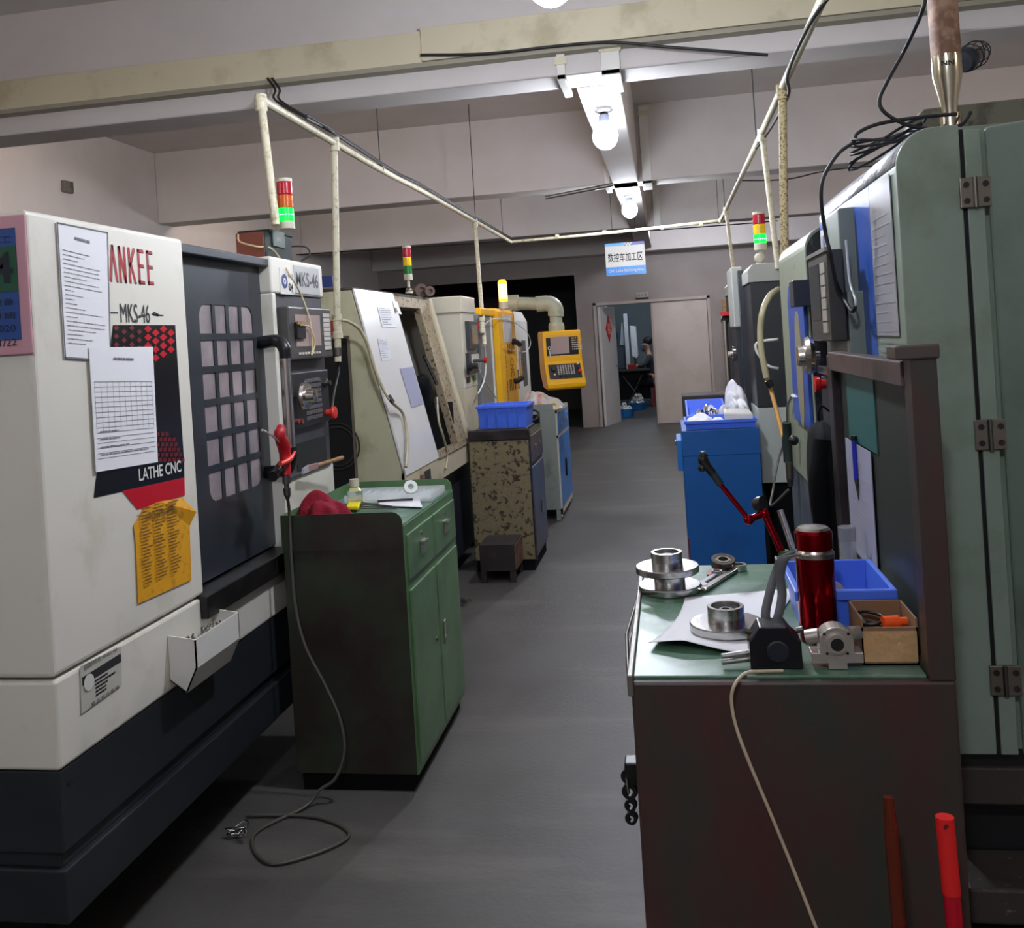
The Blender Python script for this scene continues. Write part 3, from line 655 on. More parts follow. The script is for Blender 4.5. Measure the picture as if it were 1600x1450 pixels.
m_ = MB().lathe(p_+Vector((.001, .025, .0)), [(.02, 0), (.02, .001), (0, .001)], (1, 0, 0), 20); m_.build('oval_logo', pwhite, pl)
# chip tray box hung on the front
a = P(275, 985, X=FX+.1); tr = MB(); ty0, ty1, tz0, tz1 = 2.47, 2.74, .615, .765; tx = FX+.085
tr.prism([(FX+.002, tz0+.035), (FX+.002, tz1+.012), (FX+.005, tz1+.012), (tx, tz1), (tx, tz0+.07), (FX+.05, tz0)], 'y', ty0, ty0+.004)
tr.prism([(FX+.002, tz0+.035), (FX+.002, tz1+.012), (FX+.005, tz1+.012), (tx, tz1), (tx, tz0+.07), (FX+.05, tz0)], 'y', ty1-.004, ty1)
tr.box(tx-.004, tx, ty0, ty1, tz0+.07, tz1); tr.slab([(tx, ty0, tz0+.07), (tx, ty1, tz0+.07), (FX+.05, ty1, tz0), (FX+.05, ty0, tz0)], (-.004, 0, .002)); tr.slab([(FX+.05, ty0, tz0), (FX+.05, ty1, tz0), (FX+.002, ty1, tz0+.035), (FX+.002, ty0, tz0+.035)], (0, 0, .004))
tr.box(FX+.002, tx-.002, ty0+.003, ty1-.003, tz1-.05, tz1-.045)
tray = tr.build('tray_box', pwhite, t)
rnd = random.Random(3); mb = MB()
for i in range(26):
    x, y = rnd.uniform(FX+.015, tx-.012), rnd.uniform(ty0+.03, ty1-.02); z = tz1-.04+rnd.uniform(0, .025); a_ = rnd.uniform(0, 3); l = rnd.uniform(.008, .02)
    mb.cyl((x, y, z), (x+l*math.cos(a_), y+l*math.sin(a_), z+rnd.uniform(-.003, .012)), rnd.uniform(.003, .007), n=8)
o = mb.build('metal_inserts', dsteel); o['kind'] = 'stuff'; tag(o, 'loose small metal inserts and screws lying in the white tray box', 'metal scraps')
# sign on the machine end
t = thing('number_board', 'pink edged blue and green board with a large 4 on the white lathe end', 'sign', (-1.62, 1.97, 1.6))
zt, zb = P(20, 336, Y=1.97).z, P(20, 555, Y=1.97).z; xr = P(46, 450, Y=1.97).x; xb = P(31, 450, Y=1.97).x
MB().box(xr-.30, xr, 1.966, 1.9735, zb, zt).build('board', M('board_pink', (200, 150, 160), .5), t, .008, seg=3)
MB().box(xb-.255, xb, 1.9645, 1.967, zb+.035, zt-.03).build('blue_field', M('board_blue', (44, 78, 140), .45), t)
zg1, zg0 = P(20, 384, Y=1.96).z, P(20, 455, Y=1.96).z
MB().box(xb-.255, xb, 1.9635, 1.9655, zg0, zg1).build('green_field', M('board_green', (38, 84, 62), .45), t)
m_ = MB(); text_mb(m_, '4', (xb-.068, 1.9634, zg0+.02), 'S', .072, .058, bold=.02)
for z_, tx_ in ((P(10, 470, Y=1.96).z, '设备'), (P(10, 372, Y=1.96).z, '加工'), (P(8, 492, Y=1.96).z, '日期'), (P(8, 512, Y=1.96).z, '2020'), (P(8, 534, Y=1.96).z, '11/22')):
    text_mb(m_, tx_, (xb-.07, 1.9642, z_-.01), 'S', .016, .058)
m_.build('lettering', M('board_ink', (20, 28, 44), .6), t)

# sheets taped on the front
def doc(name, label, pts, off, rows, seed, matp=papermat, border=True, curl=0.0, grid=False):
    q = [E_(x, y, off) for x, y in pts]
    o = MB().slab(q, (.0012, 0, 0)); ob = o.build(name, [matp]); tag(ob, label, 'paper')
    q = [p+Vector((.002, 0, 0)) for p in q]   # TL,TR,BR,BL
    bl, r_, u_ = q[3], (q[2]-q[3]), (q[0]-q[3]); m_ = MB()
    if border:
        for a_, b_, d_ in ((q[0], q[1], -u_), (q[3], q[2], u_), (q[0], q[3], r_), (q[1], q[2], -r_)):
            k_ = d_.normalized()*.004; m_.add([a_, b_, b_+k_, a_+k_], [(0, 1, 2, 3)])
    rnd = random.Random(seed)
    if grid:
        for i in range(rows+1):
            v = .1+.62*i/rows; a_ = bl+r_*.04+u_*v; b_ = bl+r_*.96+u_*v; k_ = u_.normalized()*.0013; m_.add([a_, b_, b_+k_, a_+k_], [(0, 1, 2, 3)])
        for i in range(11):
            h_ = .04+.92*i/10; a_ = bl+r_*h_+u_*.32; b_ = bl+r_*h_+u_*.72; k_ = r_.normalized()*.0012; m_.add([a_, b_, b_+k_, a_+k_], [(0, 1, 2, 3)])
    lines_mb(m_, bl+r_*.08+u_*.1, (r_.normalized(), u_.normalized(), Vector((1, 0, 0))), r_.length*.84, u_.length*(.72 if not grid else .25), rows if not grid else 4, fill=.14, lo=.15, seed=seed)
    a_ = bl+r_*.35+u_*.9; lines_mb(m_, a_, (r_.normalized(), u_.normalized(), Vector((1, 0, 0))), r_.length*.32, u_.length*.03, 1, fill=.7, lo=1, seed=seed)
    pr = m_.build('print', ink, ob)
    return ob
doc('document_sheet', 'tall laminated sheet of small print taped beside the ANKEE lettering', [(86, 347), (166, 363), (171, 565), (99, 560)], .003, 22, 5)
doc('document_sheet', 'creased table form sheet taped over the black poster on the white lathe', [(135, 543), (235, 542), (243, 722), (146, 738)], .0065, 15, 8, border=False, grid=True)
ye = [(222, 795), (246, 784), (283, 778), (299, 800), (294, 822), (297, 906), (214, 943), (210, 850), (207, 822)]
q = [E_(x, y, .004+(.012 if i in (3, ) else 0)) for i, (x, y) in enumerate(ye)]
o = MB().add(q, [(0, 1, 2, 3, 4, 5, 6, 7, 8)]).build('instruction_sheet', M('yellow_sheet', (222, 158, 26), .55, dirt=(180, 120, 30), amt=.38, scale=20), solid=.0012); tag(o, 'curled yellow instruction sheet taped low on the white lathe front', 'paper')
m_ = MB(); p_ = E_(226, 812, .0105); q_ = E_(284, 796, .0065); r_ = (q_-p_).normalized()
text_mb(m_, '数控车床指令代码一览', p_, (r_, Vector((0, 0, 1)), Vector((1, 0, 0))), .02, (q_-p_).length, bold=.02)
for c_, (xa, ya_, n_) in enumerate(((222, 915, 24), (242, 905, 24), (264, 898, 24))):
    p_ = E_(xa, ya_, .0105); q_ = E_(xa+16, ya_-7, .0105); r_ = (q_-p_).normalized(); lines_mb(m_, p_, (r_, Vector((0, 0, 1)), Vector((1, 0, 0))), (q_-p_).length, .21, n_, fill=.5, seed=20+c_)
m_.build('print', M('brown_print', (120, 84, 20), .7), o)

# box and signal tower on top of the lathe
z0 = ZT+.003; a = P(372, 400, Y=3.55); b = P(415, 402, Y=3.55); c = P(457, 402, X=b.x)
zt = P(390, 362, Y=3.55).z
t = thing('transformer_box', 'dark green and brown box standing on top of the white lathe pillar', 'box', (b.x-.1, 3.65, z0))
MB().box(a.x, b.x, 3.55, c.y, z0, zt).build('casing', darkgreen, t, .004)
MB().box(a.x-.002, b.x-.002, 3.544, 3.552, z0, zt-.004).build('side_board', brownbox, t)
MB().box(a.x-.02, b.x+.004, 3.60, c.y+.01, zt, zt+.012).build('lid', darkgreen, t, .002)
lb = MB().box(b.x, b.x+.006, 3.60+.02, 3.74, zt-.055, zt+.01).build('label_plate', M('dark_label', (40, 60, 50), .5), t)
text_mb(MB(), 'JBK', (b.x+.0065, 3.65, zt-.035), 'E', .02, .05).build('lettering', greysteel, lb)
def tower(name, label, base, r, H, lit, cap=True, order=('red', 'amber', 'green'), stem=.0, root=None):
    x, y, z = base; t = thing(name, label, 'signal light', base, 'stack lights on the machines')
    MB().lathe((x, y, z), [(0, 0), (r*1.05, 0), (r*1.05, H*.14), (0, H*.14)] if not stem else [(0, 0), (r*.9, 0), (r*.9, .012), (r*.35, .012), (r*.35, stem), (r*1.05, stem), (r*1.05, stem+H*.16), (0, stem+H*.16)], n=24).build('base', M('ivory_plastic', (190, 184, 164), .45), t)
    zz = z+stem+H*.14; seg = H*.25
    mats = {'green': greenlit if lit == 'green' else greenlens, 'amber': amberlit if lit == 'amber' else (amber if cap else yellowlens), 'red': redlens}
    for nm in reversed(order):
        o = MB().lathe((x, y, zz), [(0, 0), (r*.92, 0), (r, .004), (r, seg-.004), (r*.92, seg), (0, seg)], n=24).build('%s_lens' % nm, mats[nm], t)
        if lit == nm: lab(o, 'lit glowing %s lens' % nm); MB().cyl((x, y, zz+seg*.2), (x, y, zz+seg*.8), r*1.01, n=24, caps=False).build('lamp_core', greenspot if nm == 'green' else ambercore, o) if nm != 'green' else MB().ball((x, y, zz+seg*.5), r*1.012, (1, 1, .45), 16).build('lamp_core', greenspot, o)
        zz += seg
    MB().lathe((x, y, zz), [(0, 0), (r*1.02, 0), (r*1.02, H*.06), (0, H*.06)], n=24).build('cap', M('ivory_plastic', (190, 184, 164), .45), t)
    return t
a = P(441, 357, Y=3.66); r = 13.0/FPX*3.66*.98; H = P(437, 272, Y=3.66).z-a.z
tower('signal_tower', 'large stack light with a glowing green segment above the dark green box', (a.x+.02, 3.66, zt+.013), r, H*.97, 'green')
t = thing('signal_wire', 'thin pale wire looping down across the MKS-46 plate to the monitor', 'wire', (FX, 3.7, 1.7))
MB().tube([P(372, 366, Y=3.53), P(375, 378, Y=3.52), P(400, 385, Y=3.5), (b.x+.01, 3.6, z0+.05), P(452, 428, X=FX+.02), P(470, 460, X=FX+.025), P(484, 500, X=FX+.05), P(488, 540, X=FX+.05), P(487, 555, X=FX+.05), P(492, 535, X=FX+.05), P(484, 512, X=FX+.05), P(470, 508, X=FX+.06)], .0035, 6).build('strand', M('beige_wire', (190, 170, 130), .5), t)
o = MB().tube([P(455, 385, Y=3.85), P(478, 386, Y=3.9), P(484, 398, Y=3.9), P(470, 408, Y=3.86)], .004, 6).build('cable_loop', cable); tag(o, 'small black cable loop behind the dark green box', 'cable')
# blowing gun hung on the handle
t = thing('air_gun', 'red and black air blow gun hooked at the bottom of the lathe door handle', 'air gun', (-1.36, 3.32, 1.1))
X_ = -1.335
MB().tube([P(446, 722, X=X_), P(444, 700, X=X_), P(437, 680, X=X_), P(440, 668, X=X_)], [.02, .022, .02, .016], 12).build('handle', M('airgun_red', (170, 20, 30), .4), t)
MB().tube([P(426, 745, X=X_-.02), P(436, 735, X=X_-.02), P(452, 710, X=X_)], [.018, .02, .012], 10).build('body', black, t)
MB().tube([P(438, 725, X=X_+.02), P(452, 718, X=X_+.02), P(461, 706, X=X_+.02)], [.008, .009, .005], 8).build('trigger', M('airgun_orange', (225, 50, 30), .4), t)
MB().tube([P(410, 672, X=X_), P(425, 680, X=X_), P(436, 690, X=X_)], .004, 8).build('nozzle', chrome, t)
MB().tube([P(447, 722, X=X_), P(447, 742, X=X_)], .016, 12, smooth=False).build('grip_end', M('airgun_red', (170, 20, 30), .4), t)
p_ = P(447, 742, X=X_); MB().lathe(p_, [(0, 0), (.014, 0), (.014, -.03), (.009, -.032), (.009, -.045), (.013, -.046), (.012, -.07), (.006, -.085), (0, -.085)], n=14).build('quick_coupler', dsteel, t)
p_ = p_+Vector((0, 0, -.085))
o = thing('air_hose', 'grey air hose hanging from the red air gun down beside the green cabinet', 'hose', p_)
e_ = P(446, 1060, X=-1.42)
MB().tube([p_, P(452, 800, Y=3.15), P(455, 870, Y=3.145), P(462, 950, Y=3.14), P(477, 1010, Y=3.13), P(505, 1065, Y=3.13), P(530, 1120, Y=3.12), P(538, 1170, Y=3.11), P(525, 1215, Y=3.09), P(500, 1234, Y=3.08), (-1.32, 3.04, .01), (-1.42, 2.86, .008), (-1.28, 2.70, .008), (-1.10, 2.86, .008), (-1.25, 2.98, .008), (-1.5, 2.98, .01)], .0055, 8).build('hose_run', M('grey_air_hose', (84, 80, 72), .4), o)
# paint brush in the pocket
a = P(470, 735, X=FX+.03); b = P(535, 715, X=FX+.09)
t = thing('paint_brush', 'worn paint brush poking out of the pocket of the white lathe', 'brush', a)
dd = (b-a); MB().tube([a+dd*.3, a+dd*.6, b], [.009, .008, .009], 8).build('handle', wood, t)
MB().slab([a+dd*.12+Vector((0, 0, -.012)), a+dd*.34+Vector((0, 0, -.011)), a+dd*.34+Vector((0, 0, .012)), a+dd*.12+Vector((0, 0, .014))], (.012, 0, 0)).build('ferrule', M('pinkish_tin', (190, 150, 146), .3, .5), t, .003)
MB().slab([a+Vector((0, 0, -.016)), a+dd*.14+Vector((0, 0, -.013)), a+dd*.14+Vector((0, 0, .014)), a+dd*.02+Vector((0, 0, .006))], (.011, 0, 0)).build('bristles', M('grey_bristle', (160, 160, 165), .8), t, .002)

# ---------------------------------------------------------------- green cabinet
t = thing('tool_cabinet', 'green enamel tool cabinet with a lipped top and dark oil stained end', 'cabinet', (-1.18, 3.56, 0))
x0, x1, y0, y1, H = -1.40, -.955, 3.18, 3.94, .93
MB().box(x0, x1, y0, y1, .06, H-.004).build('carcass', greenend, t, .004)
mb = MB(); mb.box(x0+.02, x1-.02, y0+.01, y1-.01, 0, .06); mb.build('plinth', dull, t)
MB().box(x0+.004, x1-.002, y0+.004, y1-.004, H-.004, H+.004).build('top_mat', greenmat, t)
def lip(pts, axis, a_, b_): return MB().prism(pts, axis, a_, b_)
r = .035
pts = [(x0, H-.08), (x1, H-.08), (x1, H+.05-r)]+[(x1-r+r*math.cos(q), H+.05-r+r*math.sin(q)) for q in [math.pi/2*i/6 for i in range(1, 7)]]+[(x0, H+.05)]
MB().prism(pts, 'y', y0-.004, y0).build('end_lip', greenend, t)
MB().prism(pts, 'y', y1, y1+.004).build('end_lip', green, t)
MB().box(x0-.004, x0, y0, y1, H-.08, H+.05).build('back_lip', green, t)
MB().box(x1-.001, x1+.004, y0, y1, .06, H-.0).build('front_frame', green, t, .001)
ym = (y0+y1)/2
for s_, (ya_, yb_) in enumerate(((y0+.02, ym-.008), (ym+.008, y1-.02))):
    dw = MB().box(x1+.003, x1+.012, ya_, yb_, .735, .895).build('drawer', green, t, .003)
    yc_ = (ya_+yb_)/2
    pl = MB(); pl.box(x1+.012, x1+.016, yc_-.03, yc_+.03, .79, .84); pl.box(x1+.016, x1+.03, yc_-.03, yc_+.03, .826, .84); pl.build('pull', chrome, dw, .001)
    MB().lathe((x1+.012, yc_, .866), [(.008, 0), (.008, .004), (0, .004)], (1, 0, 0), 14).build('lock', dsteel, dw)
    do = MB().box(x1+.003, x1+.012, ya_, yb_, .09, .70).build('door', green, t, .003)
    hy_ = yb_-.05 if s_ == 0 else ya_+.05
    if s_ == 1: MB().box(x1+.012, x1+.018, hy_-.012, hy_+.012, .40, .47).build('handle', chrome, do, .002)
    MB().lathe((x1+.012, hy_, .385 if s_ else .435), [(.008, 0), (.008, .005), (0, .005)], (1, 0, 0), 12).build('lock', dsteel, do)
HT = H+.004
# things on it
def cloth(cx_, cy_, z_, w_, d_, h_, seed, rot=0, hump=1.0, n=16, pw=.35, am_=1.0):
    rnd = random.Random(seed); ph = [(rnd.uniform(3, 9), rnd.uniform(3, 9), rnd.uniform(0, 6), rnd.uniform(.12, .3)) for _ in range(6)]
    def f(u, v):
        a_, b_ = u*2-1, v*2-1; e_ = max(0, 1-(abs(a_)**3+abs(b_)**3))
        zz = h_*(e_**pw)*(1-.38*hump+.38*math.cos(a_*1.6+.8)*hump)
        for (p, q, s_, am) in ph: zz += am_*min(h_, .07)*am*math.sin(p*a_+q*b_+s_)*e_
        k_ = 1+.12*math.sin(7*math.atan2(b_, a_)+seed)
        x, y = a_*w_/2*k_, b_*d_/2*k_
        return (cx_+x*math.cos(rot)-y*math.sin(rot), cy_+x*math.sin(rot)+y*math.cos(rot), z_+.004+max(0, zz))
    return MB().sheet(f, n, n)
o = cloth(-1.295, 3.33, HT+.002, .15, .20, .075, 8, rot=.9, n=22, am_=.55).build('cloth_rag', redcloth, solid=.005, sub=1); tag(o, 'crumpled dark red cloth on the green cabinet', 'cloth')
o = MB().cyl((-1.325, 3.215, HT+.022), (-1.275, 3.235, HT+.022), .012, n=14).build('steel_plug', chrome); tag(o, 'short shiny steel plug beside the red cloth', 'metal part')
c = P(556, 792, Z=HT); t = thing('plastic_bottle', 'small clear bottle with a cream cap behind the tray on the green cabinet', 'bottle', (c.x, c.y, HT))
c.z = HT
MB().lathe(c, [(0, .001), (.028, .001), (.03, .01), (.03, .065), (.016, .078), (.016, .085)], n=20).build('body', plastic, t); MB().lathe(c+Vector((0, 0, .082)), [(0, 0), (.019, 0), (.019, .028), (0, .028)], n=20).build('cap', M('ivory_plastic', (190, 184, 164), .45), t)
# clear insert tray
A = P(556, 778, Z=HT); A = Vector((-1.30, 3.74, HT+.003))
t = thing('insert_tray', 'clear plastic tray with rows of round pockets on the green cabinet', 'tray', (-1.13, 3.76, HT+.003))
tx0, tx1, ty0_, ty1_ = -1.325, -.965, 3.63, 3.86; z_ = HT+.003
mb = MB(); mb.box(tx0, tx1, ty0_, ty1_, z_, z_+.004)
mb.box(tx0, tx1, ty0_, ty0_+.003, z_, z_+.034); mb.box(tx0, tx1, ty1_-.003, ty1_, z_, z_+.028); mb.box(tx0, tx0+.003, ty0_, ty1_, z_, z_+.028); mb.box(tx1-.003, tx1, ty0_, ty1_, z_, z_+.028)
for i in range(1, 9): xx = tx0+(tx1-tx0)*i/9; mb.box(xx-.001, xx+.001, ty0_+.003, ty1_-.003, z_+.004, z_+.022)
for j in range(1, 4): yy = ty0_+(ty1_-ty0_)*j/4; mb.box(tx0+.003, tx1-.003, yy-.001, yy+.001, z_+.004, z_+.022)
mb.build('tray_body', M('clear_tray', (236, 240, 240), .12, alpha=.35, spec=.9), t)
for i in range(9):
    xx = tx0+(tx1-tx0)*(i+.5)/9; MB().lathe((xx, ty0_+.03, z_+.0045), [(0, 0), (.013, 0), (.015, .006), (.010, .012), (0, .012)], n=16, smooth=True).build('insert', pwhite, t)
c = P(645, 768, Z=HT+.035); t = thing('tape_roll', 'small white tape roll standing on the clear tray', 'tape', (c.x, c.y-.02, HT+.04))
c = Vector((c.x, c.y-.03, HT+.056)); MB().lathe(c, [(.012, -.012), (.027, -.012), (.027, .012), (.012, .012), (.012, -.012)], (.35, -.8, .45), 28).build('roll', M('white_tape', (210, 214, 206), .5), t)
# papers, yellow handled tool
def zp(x, y, z): p = P(x, y, Z=z); return p
o = MB().slab([zp(590, 790, HT+.006), zp(660, 793, HT+.006), zp(655, 780, HT+.006), zp(600, 778, HT+.006)], (0, 0, .002)).build('document_sheet', papermat); tag(o, 'folded white note lying on the green cabinet in front of the tray', 'paper')
t = thing('needle_tool', 'yellow handled tool with dark spikes on the green cabinet', 'tool', zp(555, 793, HT))
MB().slab([zp(541, 797, HT+.01), zp(560, 797, HT+.01), zp(567, 782, HT+.01), zp(549, 782, HT+.01)], (0, 0, .014)).build('handle', yellowlens if False else M('tool_yellow', (235, 215, 20), .4), t, .003)
for i in range(4): MB().cyl(zp(563, 785+i*3, HT+.018), zp(612+i*3, 791+i*1.5, HT+.010), .0022, n=6).build('spike', dsteel, t)
o = MB().cyl(zp(590, 783, HT+.014), zp(645, 780, HT+.014), .004, n=10).build('pencil', black); tag(o, 'thin black pen lying on the folded note', 'pen')

# ---------------------------------------------------------------- cream slant lathe
Ya, Yb = 4.8, 5.52
A2 = P(550, 452, Y=Ya); B2 = P(632, 745, Y=Ya)
SX1, SZ1, SX0, SZ0 = A2.x, A2.z, B2.x, B2.z                       # slope: top edge and bottom edge
def slope(z, o=0.0):
    t_ = (z-SZ0)/(SZ1-SZ0); x = SX0+(SX1-SX0)*t_; n_ = Vector((SZ1-SZ0, 0, SX0-SX1)).normalized()
    return Vector((x, 0, z))+n_*o
def SP(x, y, o=0.0):
    """point of the slanted cover seen at pixel x, y"""
    n_ = Vector((-(SZ1-SZ0), 0, (SX1-SX0))); d = fw + CR*((x-PPX)/FPX) - CU*((y-PPY)/FPX); q = Vector((SX0, 0, SZ0)); t_ = ((q-CAM).dot(n_))/d.dot(n_)
    return CAM+d*t_+Vector((SZ1-SZ0, 0, SX0-SX1)).normalized()*o
Ye = 6.98
t = thing('cnc_lathe', 'cream slant front CNC lathe with an open rusty doorway behind the green cabinet', 'machine', (-2.0, 5.8, 0))
XB = -2.7
prof = [(XB, .74), (SX0, .74), (SX0, SZ0), (SX1, SZ1), (XB, SZ1+.0)]
mb = MB(); mb.prism(prof, 'y', Ya, Ya+.03); mb.build('end_panel', cream, t)
mb = MB(); mb.prism([(XB, .74), (SX0-.001, .74), (SX0-.001, SZ0), (SX1-.03, SZ1-.12), (XB, SZ1-.12)], 'y', Ya+.03, Yb-.01); mb.box(XB, SX0-.03, Yb-.02, Ye, .74, SZ0-.12); mb.box(XB, -1.95, Yb-.02, Ye, .74, SZ1-.01); mb.build('body', M('dark_inside_paint', (36, 36, 38), .5), t)
MB().box(XB, SX1+.002, Ya, Ye, SZ1-.004, SZ1+.012).build('roof_panel', M('grimy_top', (96, 90, 80), .6, dirt=(60, 52, 44), amt=.5), t)
q = [slope(SZ0+.01, .012), slope(SZ1-.0, .012)]
def sl_slab(ya_, yb_, za, zb, o=.012, d=-.02):
    a_, b_ = slope(za, o), slope(zb, o); n_ = Vector((SZ1-SZ0, 0, SX0-SX1)).normalized()
    return [(a_.x, ya_, a_.z), (a_.x, yb_, a_.z), (b_.x, yb_, b_.z), (b_.x, ya_, b_.z)], n_*d
qd, dd = sl_slab(Ya, Yb, SZ0-.0, SZ1+.003)
cov = MB().slab(qd, dd).build('slanted_cover', M('white_cover_paint', (212, 210, 206), .28), t, .004)
# lower apron
MB().box(SX0-.02, SX0+.006, Ya, 6.42, .74, SZ0+.02).build('apron', M('ivory_paint', (196, 186, 160), .4, dirt=(170, 150, 120), amt=.38, scale=3), t, .004)
np_ = MB().box(SX0+.006, SX0+.009, 5.18, 5.31, .765, .845).build('name_plate', charcoal, t)
MB().box(SX0+.006, SX0+.009, 5.08, 5.15, .80, .835).build('warning_plate', M('dark_brown_plate', (110, 84, 54), .5), t)
# base
mb = MB(); mb.box(XB, SX0-.06, Ya+.02, Ye-.02, .12, .74); mb.box(XB+.1, SX0-.22, Ya+.1, Ye-.1, 0, .12); mb.build('base', M('deep_blue_black', (30, 34, 44), .45), t, .006)
# side opening of the end panel
a = P(512, 530, Y=Ya); b = P(545, 527, Y=Ya); c = P(560, 760, Y=Ya)
MB().box(XB+.1, b.x, Ya-.004, Ya-.001, .8, a.z).build('side_opening', dark, t)
mb = MB(); mb.box(b.x-.008, b.x+.004, Ya-.012, Ya, .8, a.z+.01); mb.box(XB+.1, b.x, Ya-.012, Ya, a.z, a.z+.012); mb.build('opening_frame', M('worn_edge_strip', (104, 96, 80), .5), t)
for rr in (.12, .10): MB().lathe((b.x-.10, Ya-.006, 1.05), [(rr, 0), (rr+.008, 0), (rr+.008, .004), (rr, .004), (rr, 0)], (0, -1, 0), 32).build('hose_reel_ring', M('dark_ring', (44, 42, 42), .5), t)
# sliding door recess: black interior
mb = MB(); mb.box(-1.95, -1.93, Yb, 6.14, SZ0-.1, SZ1-.02); mb.box(-1.95, slope(SZ0).x-.03, 6.12, 6.14, SZ0-.1, SZ0+.3); mb.build('work_room_lining', dark, t)
# dark glazed door pushed behind the cover
qd, dd = sl_slab(Yb+.003, Yb+.16, SZ0+.05, SZ1-.07, -.03, -.015); dr_ = MB().slab(qd, dd).build('sliding_door', M('glossy_dark_door', (30, 30, 34), .15, spec=.8), t)
p = SP(700, 625); 
a, b = P(672, 575, X=-1.46), P(684, 600, X=-1.46)
MB().cyl(P(663, 556, X=-1.5), P(683, 600, X=-1.46), .012, n=12).build('grab_bar', chrome, dr_)
# mist hose and black sleeve inside
mb = MB(); mb.tube([(-1.75, 5.95, .95), (-1.68, 5.98, 1.15), (-1.62, 5.95, 1.28), (-1.66, 5.9, 1.34)], [.09, .11, .09, .04], 12)
mb.build('rubber_sleeve', dull, t)
# rusty frame
qd, dd = sl_slab(6.10, 6.36, SZ0, SZ1-.005, .004, -.05); fr = MB().slab(qd, dd)
a_, b_ = slope(SZ1-.06, .004), slope(SZ1-.005, .004)
qd, dd = sl_slab(Yb+.002, 6.12, SZ1-.075, SZ1-.005, .004, -.05); fr.slab(qd, dd); fr.build('door_frame', rusty2, t, .004)
qd, dd = sl_slab(6.36, 6.44, SZ0, SZ1, .02, -.07); MB().slab(qd, dd).build('door_trim', M('ivory_paint', (196, 186, 160), .4), t, .004)
mb = MB(); qd, dd = sl_slab(Yb, 6.36, SZ0-.005, SZ0+.03, .014, -.09); mb.slab(qd, dd); mb.build('door_sill', rusty2, t)
# operator column
Yc = 6.5; XC = P(722, 520, Y=Yc).x; Yc2 = P(742, 520, X=XC).y; zc1 = P(722, 464, Y=Yc).z; zc0 = P(716, 608, Y=Yc).z
col = MB().prism([(-2.2, zc0), (XC, zc0-.0), (XC, zc1), (-2.2, zc1)], 'y', Yc, Yc2).build('operator_column', M('pale_ivory', (194, 188, 170), .4), t, .006)
zr = P(722, 488, Y=Yc).z
MB().box(-2.2, XC+.012, Yc-.012, Yc2+.005, zr, zc1+.01).build('column_cap', M('pale_ivory', (194, 188, 170), .4), t, .008)
mb = MB(); mb.hexa([(-2.0, Yc, .76), (XC-.02, Yc+.02, .78), (XC-.02, Yc2, .78), (-2.0, Yc2, .76), (-2.0, Yc, zc0), (XC-.004, Yc, zc0), (XC-.004, Yc2, zc0), (-2.0, Yc2, zc0)]); mb.build('column_skirt', M('ivory_paint', (196, 186, 160), .4), t, .004)
def CB(nm, xa, ya_, xb, yb_, d, m_, par, o=0.0, bev=.003):
    a = P(xa, ya_, X=XC); b = P(xb, yb_, X=XC); return MB().box(XC+o, XC+o+d, a.y, b.y, b.z, a.z).build(nm, m_, par, bev)
mo = CB('monitor', 726, 502, 743, 545, .03, charcoal, t); CB('screen', 730, 508, 740, 538, .003, M('brown_screen', (110, 96, 84), .2), mo, .03, 0)
kb = CB('operator_keyboard', 727, 552, 744, 582, .025, charcoal, t); CB('keypad', 731, 554, 742, 566, .006, M('key_ivory', (190, 184, 174), .5), kb, .025, 0)
c = P(731, 574, X=XC+.025); MB().lathe(c, [(0, 0), (.03, 0), (.03, .03), (.014, .03), (.014, .07), (0, .07)], (1, 0, 0), 20).build('handwheel', black, kb)
c = P(737, 564, X=XC+.02); MB().cyl(c, c+Vector((.09, 0, 0)), .012, n=12).build('lever', dsteel, kb); MB().lathe(c+Vector((.09, 0, 0)), [(0, 0), (.022, 0), (.022, .02), (0, .02)], (1, 0, 0), 16).build('emergency_stop_button', red, kb)
CB('push_button', 729, 590, 734, 597, .008, black, t); CB('push_button', 738, 587, 743, 594, .008, greenlens, t)
MB().slab([SP(593, 460, .0), SP(612, 462, .0), SP(612, 462, .0)+Vector((0, 0, .005)), SP(593, 460, 0)+Vector((0, 0, .005))], (.001, 0, 0)).build('bright_edge', pwhite, t)
nmr = Vector((SZ1-SZ0, 0, SX0-SX1)).normalized()
def sdoc(nm, label, pts, mat_, rows=0, seed=1, off=.014, part=None):
    q = [SP(x, y, off) for x, y in pts]; ob = MB().slab(q, nmr*.0015).build(nm, mat_, part)
    if part is None: tag(ob, label, 'paper')
    if rows:
        q = [p+nmr*.0022 for p in q]; m_ = MB(); r_, u_ = q[2]-q[3], q[0]-q[3]
        lines_mb(m_, q[3]+r_*.08+u_*.08, (r_.normalized(), u_.normalized(), nmr), r_.length*.84, u_.length*.84, rows, fill=.3, lo=.3, seed=seed); m_.build('print', M('faint_print', (150, 150, 156), .7), ob)
    return ob
sdoc('clip_sheet', 'small grey sheet in a clip at the top of the slanted cream lathe cover', [(585, 478), (606, 482), (616, 512), (594, 513)], papermat, 8, 3)
sdoc('clip_sheet', 'long faint sheet on the left edge of the slanted cream lathe cover', [(586, 530), (601, 532), (608, 563), (593, 565)], M('paper_faint', (205, 205, 210), .6), 9, 4)
sdoc('instruction_sheet', 'lilac grey sheet stuck low on the slanted cream lathe cover', [(621, 577), (642, 574), (658, 632), (640, 638)], lilac, 0)
st = sdoc('number_sticker', '', [(609, 470), (617, 473), (624, 492), (615, 491)], pwhite, part=t)
